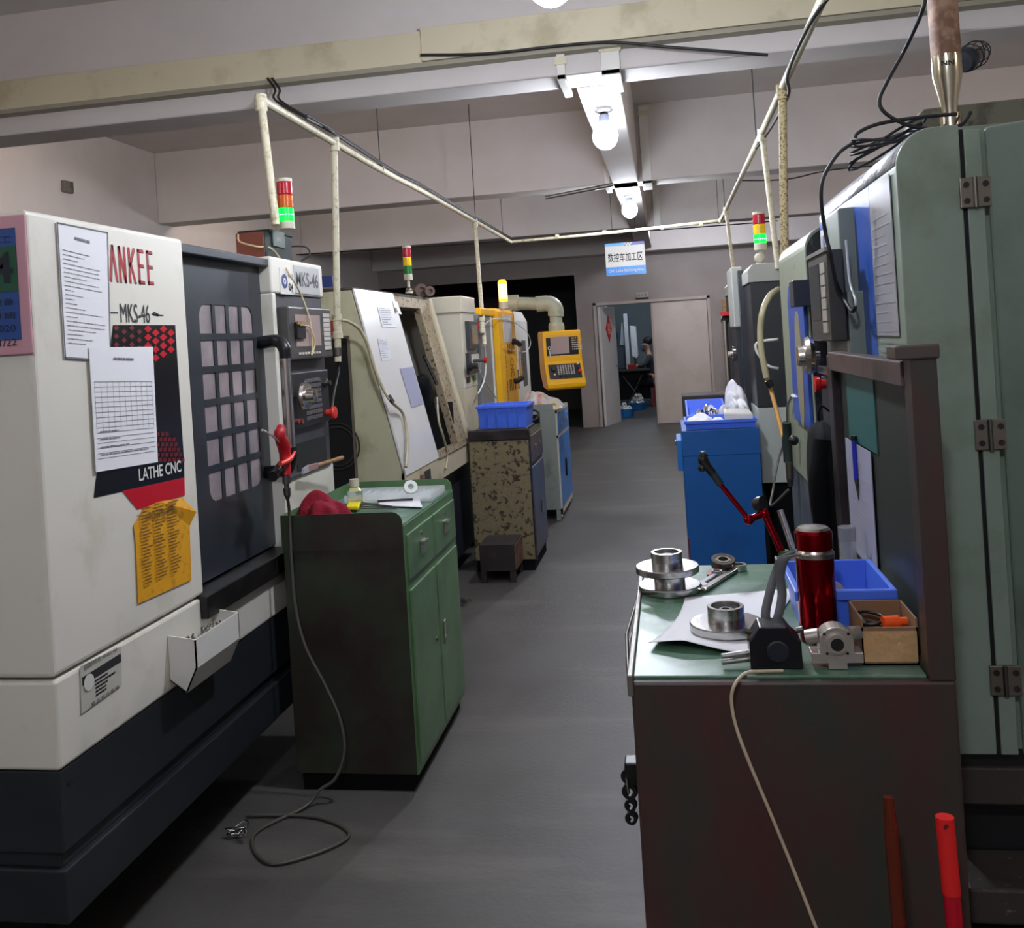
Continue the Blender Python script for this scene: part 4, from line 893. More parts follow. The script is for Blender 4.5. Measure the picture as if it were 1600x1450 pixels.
m_ = MB(); r_ = (SP(617, 473)-SP(609, 470)).normalized(); text_mb(m_, '05', SP(614, 489, .0165), (Vector((0, 1, 0)), Vector((SX1-SX0, 0, SZ1-SZ0)).normalized(), nmr), .03, .05, bold=.02); m_.build('lettering', inkb, st)
# stack light, wire, blue label and hose
c = P(640, 468, Y=5.75); c.z = SZ1+.012
tower('signal_tower', 'unlit stack light on the cream lathe beside its rusty doorway', (c.x, 5.75, SZ1+.012), .026, .225, None, cap=False, stem=.085)
MB().ball((c.x, 5.75, SZ1+.03), .022).build('round_foot', dsteel, bpy.data.objects['signal_tower.001'])
for i, (x, y, r_) in enumerate(((655, 455, .045), (668, 455, .035))):
    c = P(x, y, Y=6.3); c.z = SZ1+.012+r_; MB().lathe(c, [(0, -.06), (r_, -.06), (r_, .06), (r_*.5, .06), (r_*.5, .05), (0, .05)], (.6, -1, 0), 16).build('motor_cap', M('rusty_brown_metal', (80, 62, 52), .6), t)
c = P(507, 440, Y=4.9); o = MB().box(c.x-.02, c.x+.045, 4.9, 4.91, c.z-.03, c.z+.03).build('hanging_tag', logonavy); tag(o, 'small navy tag hanging above the cream lathe behind the white pipe', 'tag'); 
MB().cyl((c.x+.01, 4.905, c.z+.03), (c.x-.06, 4.9, SZ1+.012), .002, n=6).build('tag_wire', cable, o) if False else None
th = thing('air_hose', 'cream air hose arching from the red valve over the slanted lathe cover', 'hose', P(533, 500, Y=4.53))
mb = MB(); mb.tube([P(533, 500, Y=4.53), P(545, 503, Y=4.6), P(562, 515, Y=4.7), P(575, 540, Y=4.74), P(585, 575, Y=4.74), P(600, 610, Y=4.74), P(612, 628, Y=4.74), SP(622, 650, .03), SP(628, 690, .03), P(634, 730, Y=4.76)], .0085, 8); mb.build('hose_run', hosemat, th)
MB().cyl(P(607, 618, Y=4.73), P(614, 629, Y=4.73), .013, n=12).build('hose_clip', black, th)
o = thing('air_hose', 'pale air hose leading from the rusty doorway down to the cream apron', 'hose', P(683, 640, X=-1.40))
MB().tube([P(683, 632, X=-1.42), P(686, 660, X=-1.40), P(692, 680, X=-1.39), P(699, 710, X=-1.40), P(696, 733, X=-1.40)], .007, 8).build('hose_run', hosemat, o)
MB().cyl(P(682, 622, X=-1.43), P(683, 638, X=-1.42), .014, n=10).build('coupler', dsteel, o)

# ---------------------------------------------------------------- yellow and grey lathe with swung pendant
t = thing('cnc_lathe', 'yellow and grey CNC lathe with an overhead arm carrying a yellow control pendant', 'machine', (-2.0, 8.4, 0))
XM = -1.42
MB().box(-2.6, XM, 7.05, 7.66, .9, P(745, 490, X=XM).z).build('grey_door', grey, t, .01)
MB().box(XM, XM+.01, 7.52, 7.56, .9, 1.76).build('door_edge', pwhite, t)
mb = MB(); mb.box(-2.6, -1.46, 7.66, 9.6, .9, 1.80); mb.build('body', M('dark_grey_body', (84, 84, 84), .5), t)  # one even dark grey for the machine body
mb = MB(); mb.box(-2.5, -1.55, 7.1, 9.5, 0, .9); mb.build('base', navy, t)
zt = P(785, 482, X=-1.38).z
ys = MB().prism([(-1.56, .9), (-1.375, .9), (-1.375, zt-.03), (-1.41, zt), (-1.56, zt)], 'y', 7.66, 8.48).build('yellow_door_cover', yellow, t, .004)
MB().box(-2.2, -1.40, 7.10, 7.66, P(740, 492, X=XM).z, zt-.01).build('yellow_roof_panel', yellow, t, .01)
sc = MB().box(-1.374, -1.371, 7.86, 8.30, 1.54, 1.78).build('document_sheet', frost, ys)
mb = MB()
for i in range(4):
    for z_a, z_b in ((1.44, 1.53), (1.12, 1.22)): mb.box(-1.3745, -1.372, 8.02+i*.085, 8.06+i*.085, z_a, z_b)
mb.build('vent_slots', M('amber_dark_slot', (120, 80, 10), .6), ys)
m_ = MB(); vert = (Vector((0, 0, -1)), Vector((0, 1, 0)), Vector((1, 0, 0)))
text_mb(m_, 'CNC', (-1.3735, 8.12, 1.40), vert, .17, .16, bold=.01); text_mb(m_, 'DAHE JINGJI', (-1.3735, 7.88, 1.46), vert, .05, .45, bold=.02); m_.build('lettering', M('amber_dark_slot', (120, 80, 10), .6), ys)
# white door beyond
wd = MB().prism([(-1.6, .95), (XM, .95), (XM, 1.74), (-1.47, 1.84), (-1.6, 1.84)], 'y', 8.49, 9.56).build('white_door', M('white_door_paint', (196, 196, 190), .35), t, .006)
for (ya_, yb_, za, zb) in ((8.55, 8.75, 1.36, 1.70), (9.1, 9.35, 1.10, 1.55), (8.55, 8.8, 1.10, 1.28)): MB().box(XM-.001, XM+.004, ya_, yb_, za, zb).build('door_window', M('dark_window', (48, 50, 54), .25), wd)
hx = -1.33; h0, h1 = P(812, 538, X=hx), P(817, 590, X=hx)
hd = MB().cyl((hx, h0.y, h1.z), (hx, h0.y, h0.z), .017, n=16).build('door_handle', M('polished_handle', (225, 220, 215), .2, 1), wd)
for z_ in (h0.z, h1.z): MB().tube([(XM, h0.y-.18, z_+.01 if z_ == h0.z else z_-.01), (hx-.03, h0.y-.12, z_+.03 if z_ == h0.z else z_-.02), (hx, h0.y, z_)], .026, 10).build('handle_bracket', black, hd)
MB().box(XM, XM+.06, h0.y-.10, h0.y-.04, h0.z+.0, h0.z+.025).build('red_tab', red, hd)
# lit beacon
c = Vector((-1.44, 8.0, zt)); x_ = P(787, 478, Y=8.0); c.x = x_.x
t2 = thing('beacon_light', 'glowing orange beacon lamp on top of the yellow machine', 'signal light', c)
z_top = P(785, 437, Y=8.0).z
MB().lathe(c, [(0, 0), (.042, 0), (.040, .06), (0, .06)], n=20).build('base', M('ivory_plastic', (190, 184, 164), .45), t2)
le = MB().lathe(c+Vector((0, 0, .06)), [(.034, 0), (.037, .01), (.037, z_top-zt-.08), (.024, z_top-zt-.06), (0, z_top-zt-.058)], n=20, smooth=True).build('amber_lens', amberlit, t2)
MB().cyl(c+Vector((0, 0, .085)), c+Vector((0, 0, z_top-zt-.035)), .0375, n=20, caps=False).build('lamp_core', ambercore, le)
MB().lathe(c+Vector((.03, 0, z_top-zt-.03)), [(.008, -.006), (.014, -.006), (.014, .006), (.008, .006)], (0, -1, 0), 12).build('ring', black, t2)
# overhead arm
PYd = 8.6
armm = M('grey_green_arm', (168, 172, 150), .45, dirt=(140, 142, 120), amt=.4)
e1 = P(862, 474, Y=PYd); e2 = P(866, 520, Y=PYd); e0 = P(795, 474, Y=PYd)
arm = MB().tube([e0, e1+Vector((-.08, 0, .0))], .058, 16, smooth=False).build('pendant_arm', armm, t)
MB().tube([e1+Vector((-.14, 0, 0)), e1+Vector((-.02, 0, 0)), e1+Vector((.03, 0, -.05)), e1+Vector((.03, 0, -.12))], .072, 16, k=3).build('arm_elbow', armm, arm)
MB().cyl(e1+Vector((.03, 0, -.1)), (e1.x+.03, PYd, e2.z+.02), .056, n=18).build('arm_post', armm, arm)
MB().lathe((e1.x+.03, PYd, e2.z-.01), [(0, 0), (.072, 0), (.072, .07), (.066, .10), (0, .10)], n=20).build('arm_socket', armm, arm)
MB().lathe(e0+Vector((.0, 0, 0)), [(0, -.04), (.075, -.04), (.075, .09), (0, .09)], (1, 0, 0), 18).build('arm_socket', armm, arm)
MB().box(e0.x-.06, e0.x+.03, PYd-.05, PYd+.05, 1.8, e0.z).build('arm_pivot', armm, arm)
# pendant: faces the aisle and the viewer
pa = P(834, 520, Y=PYd-.10); pb = P(901, 518, Y=PYd-.10); pz1 = pa.z+.005; pz0 = P(845, 610, Y=PYd-.15).z+.02
zk = P(840, 566, Y=PYd-.1).z; w0, w1 = pa.x+.035, pb.x
yf = PYd-.13
# side profile (y, z): upright screen part, keyboard part leaning toward the operator, rounded lip
prof = [(yf, pz1-.02), (yf+.02, pz1), (yf+.20, pz1), (yf+.22, pz1-.03), (yf+.20, pz0+.12), (yf+.10, pz0), (yf-.06, pz0-.02), (yf-.095, pz0-.005), (yf-.10, pz0+.03), (yf-.085, pz0+.06), (yf-.005, zk)]
_c = Vector(((w0+w1)/2, PYd, 0)); _a = math.radians(19); MB.post = lambda v: Vector((_c.x+(v.x-_c.x)*math.cos(_a)-(v.y-_c.y)*math.sin(_a), _c.y+(v.x-_c.x)*math.sin(_a)+(v.y-_c.y)*math.cos(_a), v.z))
pend = MB().prism(prof, 'x', w0, w1).build('control_pendant', yellow, arm, .012, seg=3)
c_ = MB().box(w0+.03, w1-.03, yf-.004, yf+.002, zk+.03, pz1-.055)
ps_ = c_.build('screen_fascia', black, pend) if False else None
mb = MB(); mb.box(w0+.03, w1-.03, yf-.004, yf+.002, zk+.03, pz1-.06)
sf = mb.build('screen_fascia', black, arm)
rect_mb(MB(), (w0+.07, yf-.0045, zk+.065), 'S', .17, .155, .001).build('screen', screen, arm)
mb = MB(); keys_mb(mb, (w0+.262, yf-.0045, zk+.09), 'S', .10, .12, 6, 6, gap=.45, d=.002); keys_mb(mb, (w0+.07, yf-.0045, zk+.043), 'S', .17, .01, 9, 1, gap=.4, d=.002); mb.build('keys', M('key_mix', (200, 196, 184), .5, dirt=(170, 90, 60), amt=.42, scale=25), arm)
# lower keyboard plane
q0 = Vector((0, yf-.012, zk-.012)); q1 = Vector((0, yf-.084, pz0+.068)); u_ = (q0-q1); L_ = u_.length; u_.normalize(); n_ = Vector((0, u_.z*-1, u_.y)); n_ = n_ if n_.y < 0 else -n_
FR = (Vector((1, 0, 0)), u_, n_)
rect_mb(MB(), Vector((w0+.03, 0, 0))+q1+u_*.01, FR, w1-w0-.06, L_-.03, .003, off=.004).build('keyboard_fascia', black, arm)
keys_mb(MB(), Vector((w0+.105, 0, 0))+q1+u_*.045+n_*.008, FR, .165, L_-.075, 7, 6, gap=.4, d=.003).build('keys', M('key_ivory', (190, 184, 174), .5), arm)
for (dx, dz, r_, m_) in ((.31, .07, .018, red), (.30, .14, .01, pwhite), (.075, .045, .011, M('pale_gold', (240, 190, 160), .5)), (.07, .10, .022, black), (.13, .035, .01, charcoal), (.18, .035, .01, charcoal), (.303, .105, .011, M('dark_green_knob', (30, 60, 40), .4))):
    MB().lathe(Vector((w0+dx, 0, 0))+q1+u_*dz+n_*.006, [(r_, 0), (r_, .018), (r_*.8, .022), (0, .022)], n_, 14).build('control_knob', m_, arm)
mb = MB(); c = Vector((w0+.055, yf-.012, zk+.10)); mb.tube([c+Vector((.012*math.cos(a_), 0, .02+.015*math.sin(a_))) for a_ in [i*.9 for i in range(7)]], .0035, 6, closed=True, k=2); mb.cyl(c, c+Vector((.005, 0, -.06)), .005, n=8)
o = mb.build('key_ring', M('white_key', (225, 225, 225), .4)); tag(o, 'white key with a ring hanging on the yellow control pendant', 'keys')
MB.post = None
# hose hanging on the machine
th = thing('air_hose', 'thin pale hose draped from the third drop pipe over the grey door', 'hose', P(757, 540, Y=6.99))
mb = MB(); mb.tube([P(757, 540, Y=6.99), P(759, 570, X=-1.39), P(756, 595, X=-1.39), P(747, 615, X=-1.39)], .007, 8); mb.build('hose_run', M('pale_hose', (200, 200, 196), .35), th)
MB().tube([P(746, 566, X=-1.39), P(753, 588, X=-1.395), P(775, 622, X=-1.395)], .005, 6).build('hose_branch', M('pale_hose', (200, 200, 196), .35), th)
MB().tube([P(752, 512, Y=7.04), P(772, 498, X=-1.36), P(800, 502, X=-1.36), P(822, 518, X=-1.36), P(829, 535, X=-1.36), P(822, 549, X=-1.36), P(800, 548, X=-1.36), P(788, 542, X=-1.36)], .004, 6).build('hose_loop', M('pale_hose', (200, 200, 196), .35), th)

# ---------------------------------------------------------------- rusty beige cabinet
t = thing('tool_cabinet', 'beige tool cabinet with flaking rusty end and scuffed blue door', 'cabinet', (-1.19, 6.58, 0))
x0, x1, y0, y1, H = -1.385, -.97, 6.28, 6.88, .93
MB().box(x0, x1, y0, y1, .075, H).build('carcass', rusty, t, .004)
MB().box(x0+.01, x1-.01, y0+.006, y1-.01, 0, .075).build('plinth', dull, t)
MB().box(x0-.004, x1+.004, y0-.006, y0+.02, H-.05, H+.03).build('end_lip', oily, t, .01)
MB().box(x0, x1, y1-.004, y1+.004, H-.04, H+.07).build('end_lip', black, t, .002)
MB().box(x0, x1, y0, y1, H, H+.006).build('top_mat', M('dark_green_mat', (34, 70, 60), .5, dirt=(44, 36, 38), amt=.5), t)
dw = MB().box(x1, x1+.01, y0+.03, y1-.02, .72, .90).build('drawer', M('scuffed_drawer', (84, 74, 74), .5, dirt=(50, 60, 120), amt=.42, scale=5), t, .003)
for y_ in (y0+.18, y0+.42): MB().box(x1+.01, x1+.022, y_-.02, y_+.02, .80, .83).build('pull', chrome, dw, .002)
do = MB().box(x1, x1+.01, y0+.02, y1-.01, .10, .69).build('door', M('scuffed_blue_door', (60, 92, 132), .45, dirt=(84, 64, 64), amt=.5, scale=3, edge=.2, stretch=(1, 1, .5)), t, .003)
MB().box(x1+.01, x1+.024, y1-.28, y1-.25, .33, .43).build('handle', chrome, do, .004)
MB().box(x1-.004, x1+.006, y0-.001, y0+.03, .07, H).build('corner_edge', oily, t)
def bin_(nm, label, x0, x1, y0, y1, z, h, mat_=binblue, fl=.02, wall=.006, group=None, parent=None):
    t = thing(nm, label, 'bin', ((x0+x1)/2, (y0+y1)/2, z), group)
    i = fl; mb = MB()
    def ring(o, zz): return [(x0+i-o, y0+i-o, zz), (x1-i+o, y0+i-o, zz), (x1-i+o, y1-i+o, zz), (x0+i-o, y1-i+o, zz)]
    bot, top = ring(0, z), ring(i*.6, z+h); bi, ti = ring(-wall, z+wall), ring(i*.6-wall, z+h)
    vs = bot+top+bi+ti; fs = [(0, 3, 2, 1), (8, 9, 10, 11)]
    for a in range(4):
        b = (a+1) % 4; fs += [(a, b, b+4, a+4), (a+8, a+12, b+12, b+8), (a+4, b+4, b+12, a+12)]
    mb.add(vs, fs); mb.build('bin_body', mat_, t)
    rm = MB(); o0, o1 = i*.6-wall*.4, i
    A, B = ring(o1, z+h-.018), ring(o1, z+h); C_, D_ = ring(o0, z+h-.018), ring(o0, z+h)
    vs = A+B+C_+D_; fs = []
    for a in range(4):
        b = (a+1) % 4; fs += [(a, b, b+4, a+4), (a+4, b+4, b+12, a+12), (a+12, b+12, b+8, a+8), (a+8, b+8, b, a)]
    rm.add(vs, fs); rm.build('rim', mat_, t, .002)
    for k_, nr in ((0, 5), (1, 4), (3, 4)):
        pass
    w = x1-x0
    for f in (.22, .40, .62, .80):
        MB().slab([(x0+w*f-.004, y0+i-.001, z+.004), (x0+w*f+.004, y0+i-.001, z+.004), (x0+w*f+.004, y0+i*.4-.001, z+h-.018), (x0+w*f-.004, y0+i*.4-.001, z+h-.018)], (0, -.005, 0)).build('rib', mat_, t)
    return t
zb_ = H+.045
bin_('storage_bin', 'blue plastic bin resting on the rusty beige cabinet', -1.325, -.965, 6.30, 6.62, H+.034, .155)
o = MB().box(-1.34, -.98, 6.285, 6.64, H+.007, H+.033).build('oily_board', oily, bevel=.006); tag(o, 'dark oily board under the blue bin on the rusty cabinet', 'board')
o = MB().tube([P(798, 640, Y=6.9)+Vector((-.12, 0, 0)), P(826, 640, Y=6.85), P(840, 643, Y=6.85), P(838, 655, Y=6.8), P(820, 660, Y=6.75)], .010, 8).build('lifting_handle', black); tag(o, 'black bent handle lying behind the blue bin on the rusty cabinet', 'handle')
# welded step box
t = thing('step_box', 'small rusty metal step box on legs at the foot of the beige cabinet', 'step', (-1.13, 6.05, 0))
x0, x1, y0, y1 = -1.29, -1.06, 5.97, 6.27
a = P(758, 917, Z=0)
MB().box(x0, x1, y0, y1, .075, .25).build('box_body', M('rusted_dark_steel', (42, 35, 34), .7, dirt=(70, 50, 40), amt=.4, scale=6), t, .004)
MB().box(x1, x1+.006, y0+.01, y1-.01, .08, .24).build('side_plate', M('rust_brown', (116, 78, 58), .7, dirt=(70, 50, 44), amt=.45, scale=7), t)
for (x, y) in ((x0+.02, y0+.02), (x1-.02, y0+.02), (x0+.02, y1-.02), (x1-.02, y1-.02)): MB().box(x-.018, x+.018, y-.018, y+.018, 0, .075).build('leg', M('rusted_dark_steel', (58, 48, 46), .7), t)

# ---------------------------------------------------------------- grey and blue cabinet
t = thing('tool_cabinet', 'clean grey tool cabinet with two bright blue doors beside the yellow pendant', 'cabinet', (-1.16, 8.45, 0))
x0, x1, y0, y1, H = -1.335, -.99, 8.0, 8.90, .94
MB().box(x0, x1-.003, y0, y1, .09, H).build('carcass', greycab, t, .003)
mb = MB(); mb.box(x0, x1-.003, y0, y0+.004, .09, H+.06); MB().box(x0, x1-.02, y0, y0+.008, H, H+.055).build('end_lip', greycab, t, .002)
MB().box(x0, x0+.006, y0, y1, H, H+.055).build('back_lip', greycab, t)
for (xa, ya_) in ((x0+.02, y0+.02), (x1-.03, y0+.02), (x0+.02, y1-.03), (x1-.03, y1-.03)): MB().box(xa-.015, xa+.022, ya_-.015, ya_+.022, 0, .09).build('leg', greycab, t)
fm = M('ivory_frame', (196, 190, 172), .45)
mb = MB(); mb.box(x1-.004, x1+.008, y0, y0+.03, .03, H); mb.box(x1-.004, x1+.008, y1-.03, y1, .03, H); mb.box(x1-.004, x1+.008, y0, y1, .05, .10); mb.box(x1-.004, x1+.008, y0, y1, .70, .725); mb.box(x1-.004, x1+.008, y0, y1, H-.03, H); mb.build('front_frame', fm, t)
ym = (y0+y1)/2
for s_, (ya_, yb_) in enumerate(((y0+.035, ym-.004), (ym+.004, y1-.035))):
    dw = MB().box(x1+.002, x1+.012, ya_, yb_, .73, .905).build('drawer', bluepaint if False else M('sky_blue_enamel', (42, 118, 196), .36), t, .003)
    yc_ = (ya_+yb_)/2; MB().box(x1+.012, x1+.022, yc_-.03, yc_+.03, .79, .83).build('pull', chrome, dw, .002); MB().lathe((x1+.012, yc_, .87), [(.012, 0), (.012, .004), (0, .004)], (1, 0, 0), 12).build('lock', chrome, dw)
    do = MB().box(x1+.002, x1+.012, ya_, yb_, .105, .695).build('door', M('sky_blue_enamel', (42, 118, 196), .36), t, .003)
    if s_ == 0: MB().box(x1+.012, x1+.026, yb_-.06, yb_-.02, .32, .48).build('handle', black, do, .006)
# bag on it
c = P(848, 616, Y=8.12); zz_ = H+.002
o = cloth(-1.13, 8.22, zz_, .34, .26, .14, 11, n=20).build('plastic_bag', M('orange_white_plastic_film', (212, 208, 206), .4, dirt=(225, 90, 50), amt=.40, scale=5, bump=.5, bscale=20), solid=.003, sub=1); tag(o, 'crumpled white and orange plastic bag on the grey blue cabinet', 'bag')
o = MB().lathe((-1.02, 8.12, H+.03), [(.02, -.014), (.05, -.014), (.05, .014), (.02, .014), (.02, -.014)], (.2, -1, .2), 24).build('tape_roll', M('clear_yellow_tape', (210, 190, 140), .3)); tag(o, 'roll of clear tape leaning on the plastic bag below the yellow pendant', 'tape')
o = MB().box(-1.06, -.995, 8.30, 8.44, H+.001, H+.03).build('small_box', M('faded_red', (150, 50, 44), .5), bevel=.004); tag(o, 'small faded red box at the front edge of the grey blue cabinet', 'box')
# swarf curls on the floor
rnd = random.Random(9)
for (px_, py_, lb) in ((375, 1300, 'curl of shiny metal swarf on the floor in front of the white lathe'), (722, 942, 'dark metal scrap curls on the floor beside the green cabinet')):
    c = P(px_, py_, Z=.01); mb = MB(); pts = [c+Vector((rnd.uniform(-.05, .05), rnd.uniform(-.05, .05), rnd.uniform(0, .03))) for _ in range(14)]; mb.tube(pts, .0025, 5, k=4)
    o = mb.build('metal_swarf', steel if px_ < 500 else dsteel); tag(o, lb, 'metal shavings')

# ================================================================== RIGHT ROW
# ---------------------------------------------------------------- workbench cabinet in front
BX0, BX1, BY0, BY1, BH = -.097, .412, 1.57, 2.33, .98
t = thing('workbench', 'nearest brown stained workbench cabinet with a green mat and a tall side panel', 'workbench', (.15, 1.95, 0))
MB().box(BX0, BX1, BY0, BY1, .08, BH-.005).build('carcass', brown, t, .006)
MB().box(BX0+.02, BX1-.02, BY0+.03, BY1-.02, 0, .08).build('plinth', dull, t)
MB().box(BX0+.004, .371, BY0+.012, BY1-.004, BH-.006, BH).build('top_mat', greenmat, t, .002)
MB().box(BX0-.006, BX0+.004, BY0-.002, BY1, BH-.03, BH+.006).build('edge_strip', greysteel, t, .002)
# side panel: posts, top rail, sheet, cap
MB().box(.372, BX1, BY0, BY0+.05, BH-.006, 1.485).build('post', brownrail if False else brown, t, .003)
MB().box(.372, BX1, BY1-.01, BY1+.05, .6, 1.47).build('post', oily, t, .003)
MB().box(.368, BX1-.01, BY0+.05, BY1+.0, 1.435, 1.478).build('top_rail', brownrail, t, .003)
MB().box(.350, BX1+.004, BY0-.006, BY0+.062, 1.482, 1.505).build('post_cap', M('worn_steel_cap', (96, 88, 82), .3, .6), t, .003)
MB().box(.39, .40, BY0+.05, BY1, BH-.004, 1.436).build('back_sheet', M('dull_green_sheet', (38, 45, 38), .45, dirt=(30, 34, 30), amt=.42), t)
yt0, yt1 = P(1368, 640, X=.389).y, P(1326, 640, X=.389).y
MB().box(.387, .3895, yt0, yt1, 1.285, 1.434).build('teal_patch', M('teal_paint', (42, 96, 92), .4), t)
# side rail on the aisle side and hinge
mb = MB(); mb.tube([P(998, 925, X=-.104), P(990, 955, X=-.112), P(979, 992, X=-.115), P(981, 1040, X=-.112), P(984, 1085, X=-.104)], .0032, 8, k=3, smooth=False); mb.build('side_rail', dsteel, t)
mb = MB(); mb.tube([P(996, 965, X=-.102), P(984, 1000, X=-.106), P(987, 1055, X=-.104)], .003, 8, k=3, smooth=False); mb.build('side_rail', dsteel, t)
a = P(985, 1190, X=-.115)
kr = MB().box(-.125, -.097, a.y-.02, a.y+.015, a.z-.035, a.z+.006).build('lock_bracket', black, t, .003)
for i, (dz, r_) in enumerate(((-.02, .014), (-.047, .014), (-.072, .011), (-.095, .011))):
    MB().lathe((-.118, a.y-.012, a.z+dz), [(r_*.5, -.006), (r_, -.006), (r_, .006), (r_*.5, .006), (r_*.5, -.006)], (.2, 1, 0), 18).build('lock_ring', black, t)
MB().cyl((-.122, a.y-.024, a.z-.018), (-.12, a.y-.022, a.z-.046), .0025, n=8).build('bright_pin', chrome, t)
# paper and pen on the panel
X_ = .3885
py0, py1 = P(1366, 760, X=X_).y, P(1328, 760, X=X_).y; zt_ = 1.165
o = MB().box(X_-.004, X_-.0025, py0, py1, 1.03, 1.282).build('log_sheet', lilac); tag(o, 'lilac tinted log sheet pinned inside the side panel of the workbench', 'paper')
m_ = MB(); lines_mb(m_, (X_-.0045, py1-.02, 1.05), 'W', (py1-py0)*.85, .2, 18, fill=.2, lo=.5, seed=12); m_.build('print', M('faint_print', (120, 120, 130), .7), o)
t2 = thing('pen', 'blue and black pen clipped upright on the lilac log sheet', 'pen', P(1335, 690, X=X_-.008))
a, b, c = P(1334, 688, X=X_-.008), P(1338, 748, X=X_-.008), P(1342, 782, X=X_-.008)
MB().cyl(a, b, .0055, n=10).build('barrel', M('pen_blue', (30, 40, 170), .4), t2); MB().cyl(b, c, .005, .001, n=10).build('tip', black, t2); MB().cyl(a, a+Vector((0, 0, .01)), .007, n=10).build('cap', black, t2)

Zb = BH+.001
# ---------------------------------------------------------------- flanges
def flange(name, label, c, r=.068, th=.015, hr=.034, hh=.030, up=1, group='machined steel flanges on the workbench'):
    c = Vector(c); t = thing(name, label, 'metal part', c, group)
    MB().lathe(c, [(0, 0), (r-.002, 0), (r, .002), (r, th-.002), (r-.002, th), (0, th)], n=56).build('disc', steel, t)
    MB().lathe(c, [(hr, th), (hr, th+hh-.001), (hr-.001, th+hh), (hr-.007, th+hh), (hr-.008, th+hh-.012), (.012, th+hh-.012), (.012, th+hh-.006), (.007, th+hh-.006), (.007, th+hh-.016), (0, th+hh-.016)], n=44).build('hub', steel, t)
    return t
c1 = P(1047, 928, Z=Zb); c1 = Vector((c1.x, c1.y+.03, Zb))
flange('steel_flange', 'lower steel flange of the stacked pair at the far left bench corner', c1, hh=.025)
c2 = c1+Vector((-.003, 0, .0405)); flange('steel_flange', 'upper steel flange of the stacked pair, resting on the other', c2, r=.069)
sh = [(1010, 1012), (1068, 936), (1232, 919), (1252, 985), (1140, 1026), (1060, 1018)]
# curled white sheet
q00, q10, q11, q01 = P(1014, 1012, Z=Zb), P(1175, 1026, Z=Zb), P(1246, 920, Z=Zb), P(1070, 935, Z=Zb)
def paper_fn(u, v):
    p = q00*(1-u)*(1-v)+q10*u*(1-v)+q11*u*v+q01*(1-u)*v
    p.z = Zb+.0015+.016*max(0, (.22-v)/.22)**1.5*max(0, 1-abs(u-.35)*1.6)+.004*(math.sin(u*7)*.5+.5)*(1-v)*.4; p.x += .014*math.sin(v*3.1)*(1-u)
    return p
o = MB().sheet(paper_fn, 22, 16).build('white_sheet', papermat, solid=.0008); tag(o, 'white sheet of paper spread on the green mat under the single flange', 'paper')
c3 = P(1137, 993, Z=Zb); c3 = Vector((c3.x, c3.y+.02, Zb+.0055)); flange('steel_flange', 'single steel flange lying on the white sheet', c3)
# spanners, bearing, red scrap
def spanner(name, label, a, b, w, z, ring_r, jaw=False, mat_=chrome):
    a, b = Vector((a.x, a.y, z)), Vector((b.x, b.y, z)); d = (b-a).normalized(); n = Vector((-d.y, d.x, 0)); t = thing(name, label, 'spanner', a)
    MB().prism([((a+n*w).x, (a+n*w).y), ((b+n*w*.8).x, (b+n*w*.8).y), ((b-n*w*.8).x, (b-n*w*.8).y), ((a-n*w).x, (a-n*w).y)], 'z', z, z+.008).build('shank', mat_, t, .003)
    c = b+d*ring_r*.8; MB().lathe(c, [(ring_r*.68, 0), (ring_r, 0), (ring_r, .013), (ring_r*.68, .013), (ring_r*.68, 0)], n=28).build('ring_head', mat_, t)
    if jaw:
        c = a-d*.012; pts = []
        for i in range(13):
            an = math.pi*.28+i*(2*math.pi-.56*math.pi)/12; pts.append((c.x-(d.x*math.cos(an)-n.x*math.sin(an))*.022*1.0*1, c.y-(d.y*math.cos(an)-n.y*math.sin(an))*.022))
        pts += [((c+d*.004-n*.007).x, (c+d*.004-n*.007).y), ((c+d*.004+n*.007).x, (c+d*.004+n*.007).y)]
        MB().prism(pts, 'z', z, z+.009).build('open_jaw', mat_, t, .001)
    return t
spanner('ring_spanner', 'long chrome ring spanner lying diagonally at the far edge of the mat', P(1098, 925, Z=Zb), P(1150, 893, Z=Zb), .009, Zb+.001, .019, False)
spanner('open_spanner', 'short dull spanner half under the paper beside the stacked flanges', P(1094, 917, Z=Zb), P(1118, 902, Z=Zb), .008, Zb+.0008, .012, True, M('pale_dull_metal', (150, 148, 152), .5, .6))
c = P(1131, 893, Z=Zb); c = Vector((c.x, c.y+.015, Zb+.018)); t2 = thing('ball_bearing', 'small round ball bearing leaning on the ring spanner', 'bearing', c); ax = (.05, -.25, 1)
MB().lathe(c, [(.019, .009), (.0275, .009), (.028, .008), (.028, -.008), (.0275, -.009), (.019, -.009)], ax, 32).build('outer_ring', M('bearing_dark_steel', (110, 106, 102), .3, 1), t2)
MB().lathe(c, [(.011, .009), (.016, .009), (.016, -.009), (.011, -.009), (.011, .009)], ax, 28).build('inner_ring', M('bearing_light_steel', (180, 174, 165), .3, 1), t2)
MB().lathe(c, [(.016, .007), (.019, .007)], ax, 28).build('seal', M('seal_grey', (140, 134, 128), .5), t2)
o = MB().prism([(p.x, p.y) for p in (P(1104, 899, Z=Zb), P(1124, 899, Z=Zb), P(1122, 889, Z=Zb), P(1112, 889, Z=Zb))], 'z', Zb, Zb+.002).build('red_tag', M('faded_red', (150, 50, 44), .5)); tag(o, 'small faded red tag under the ball bearing', 'tag')
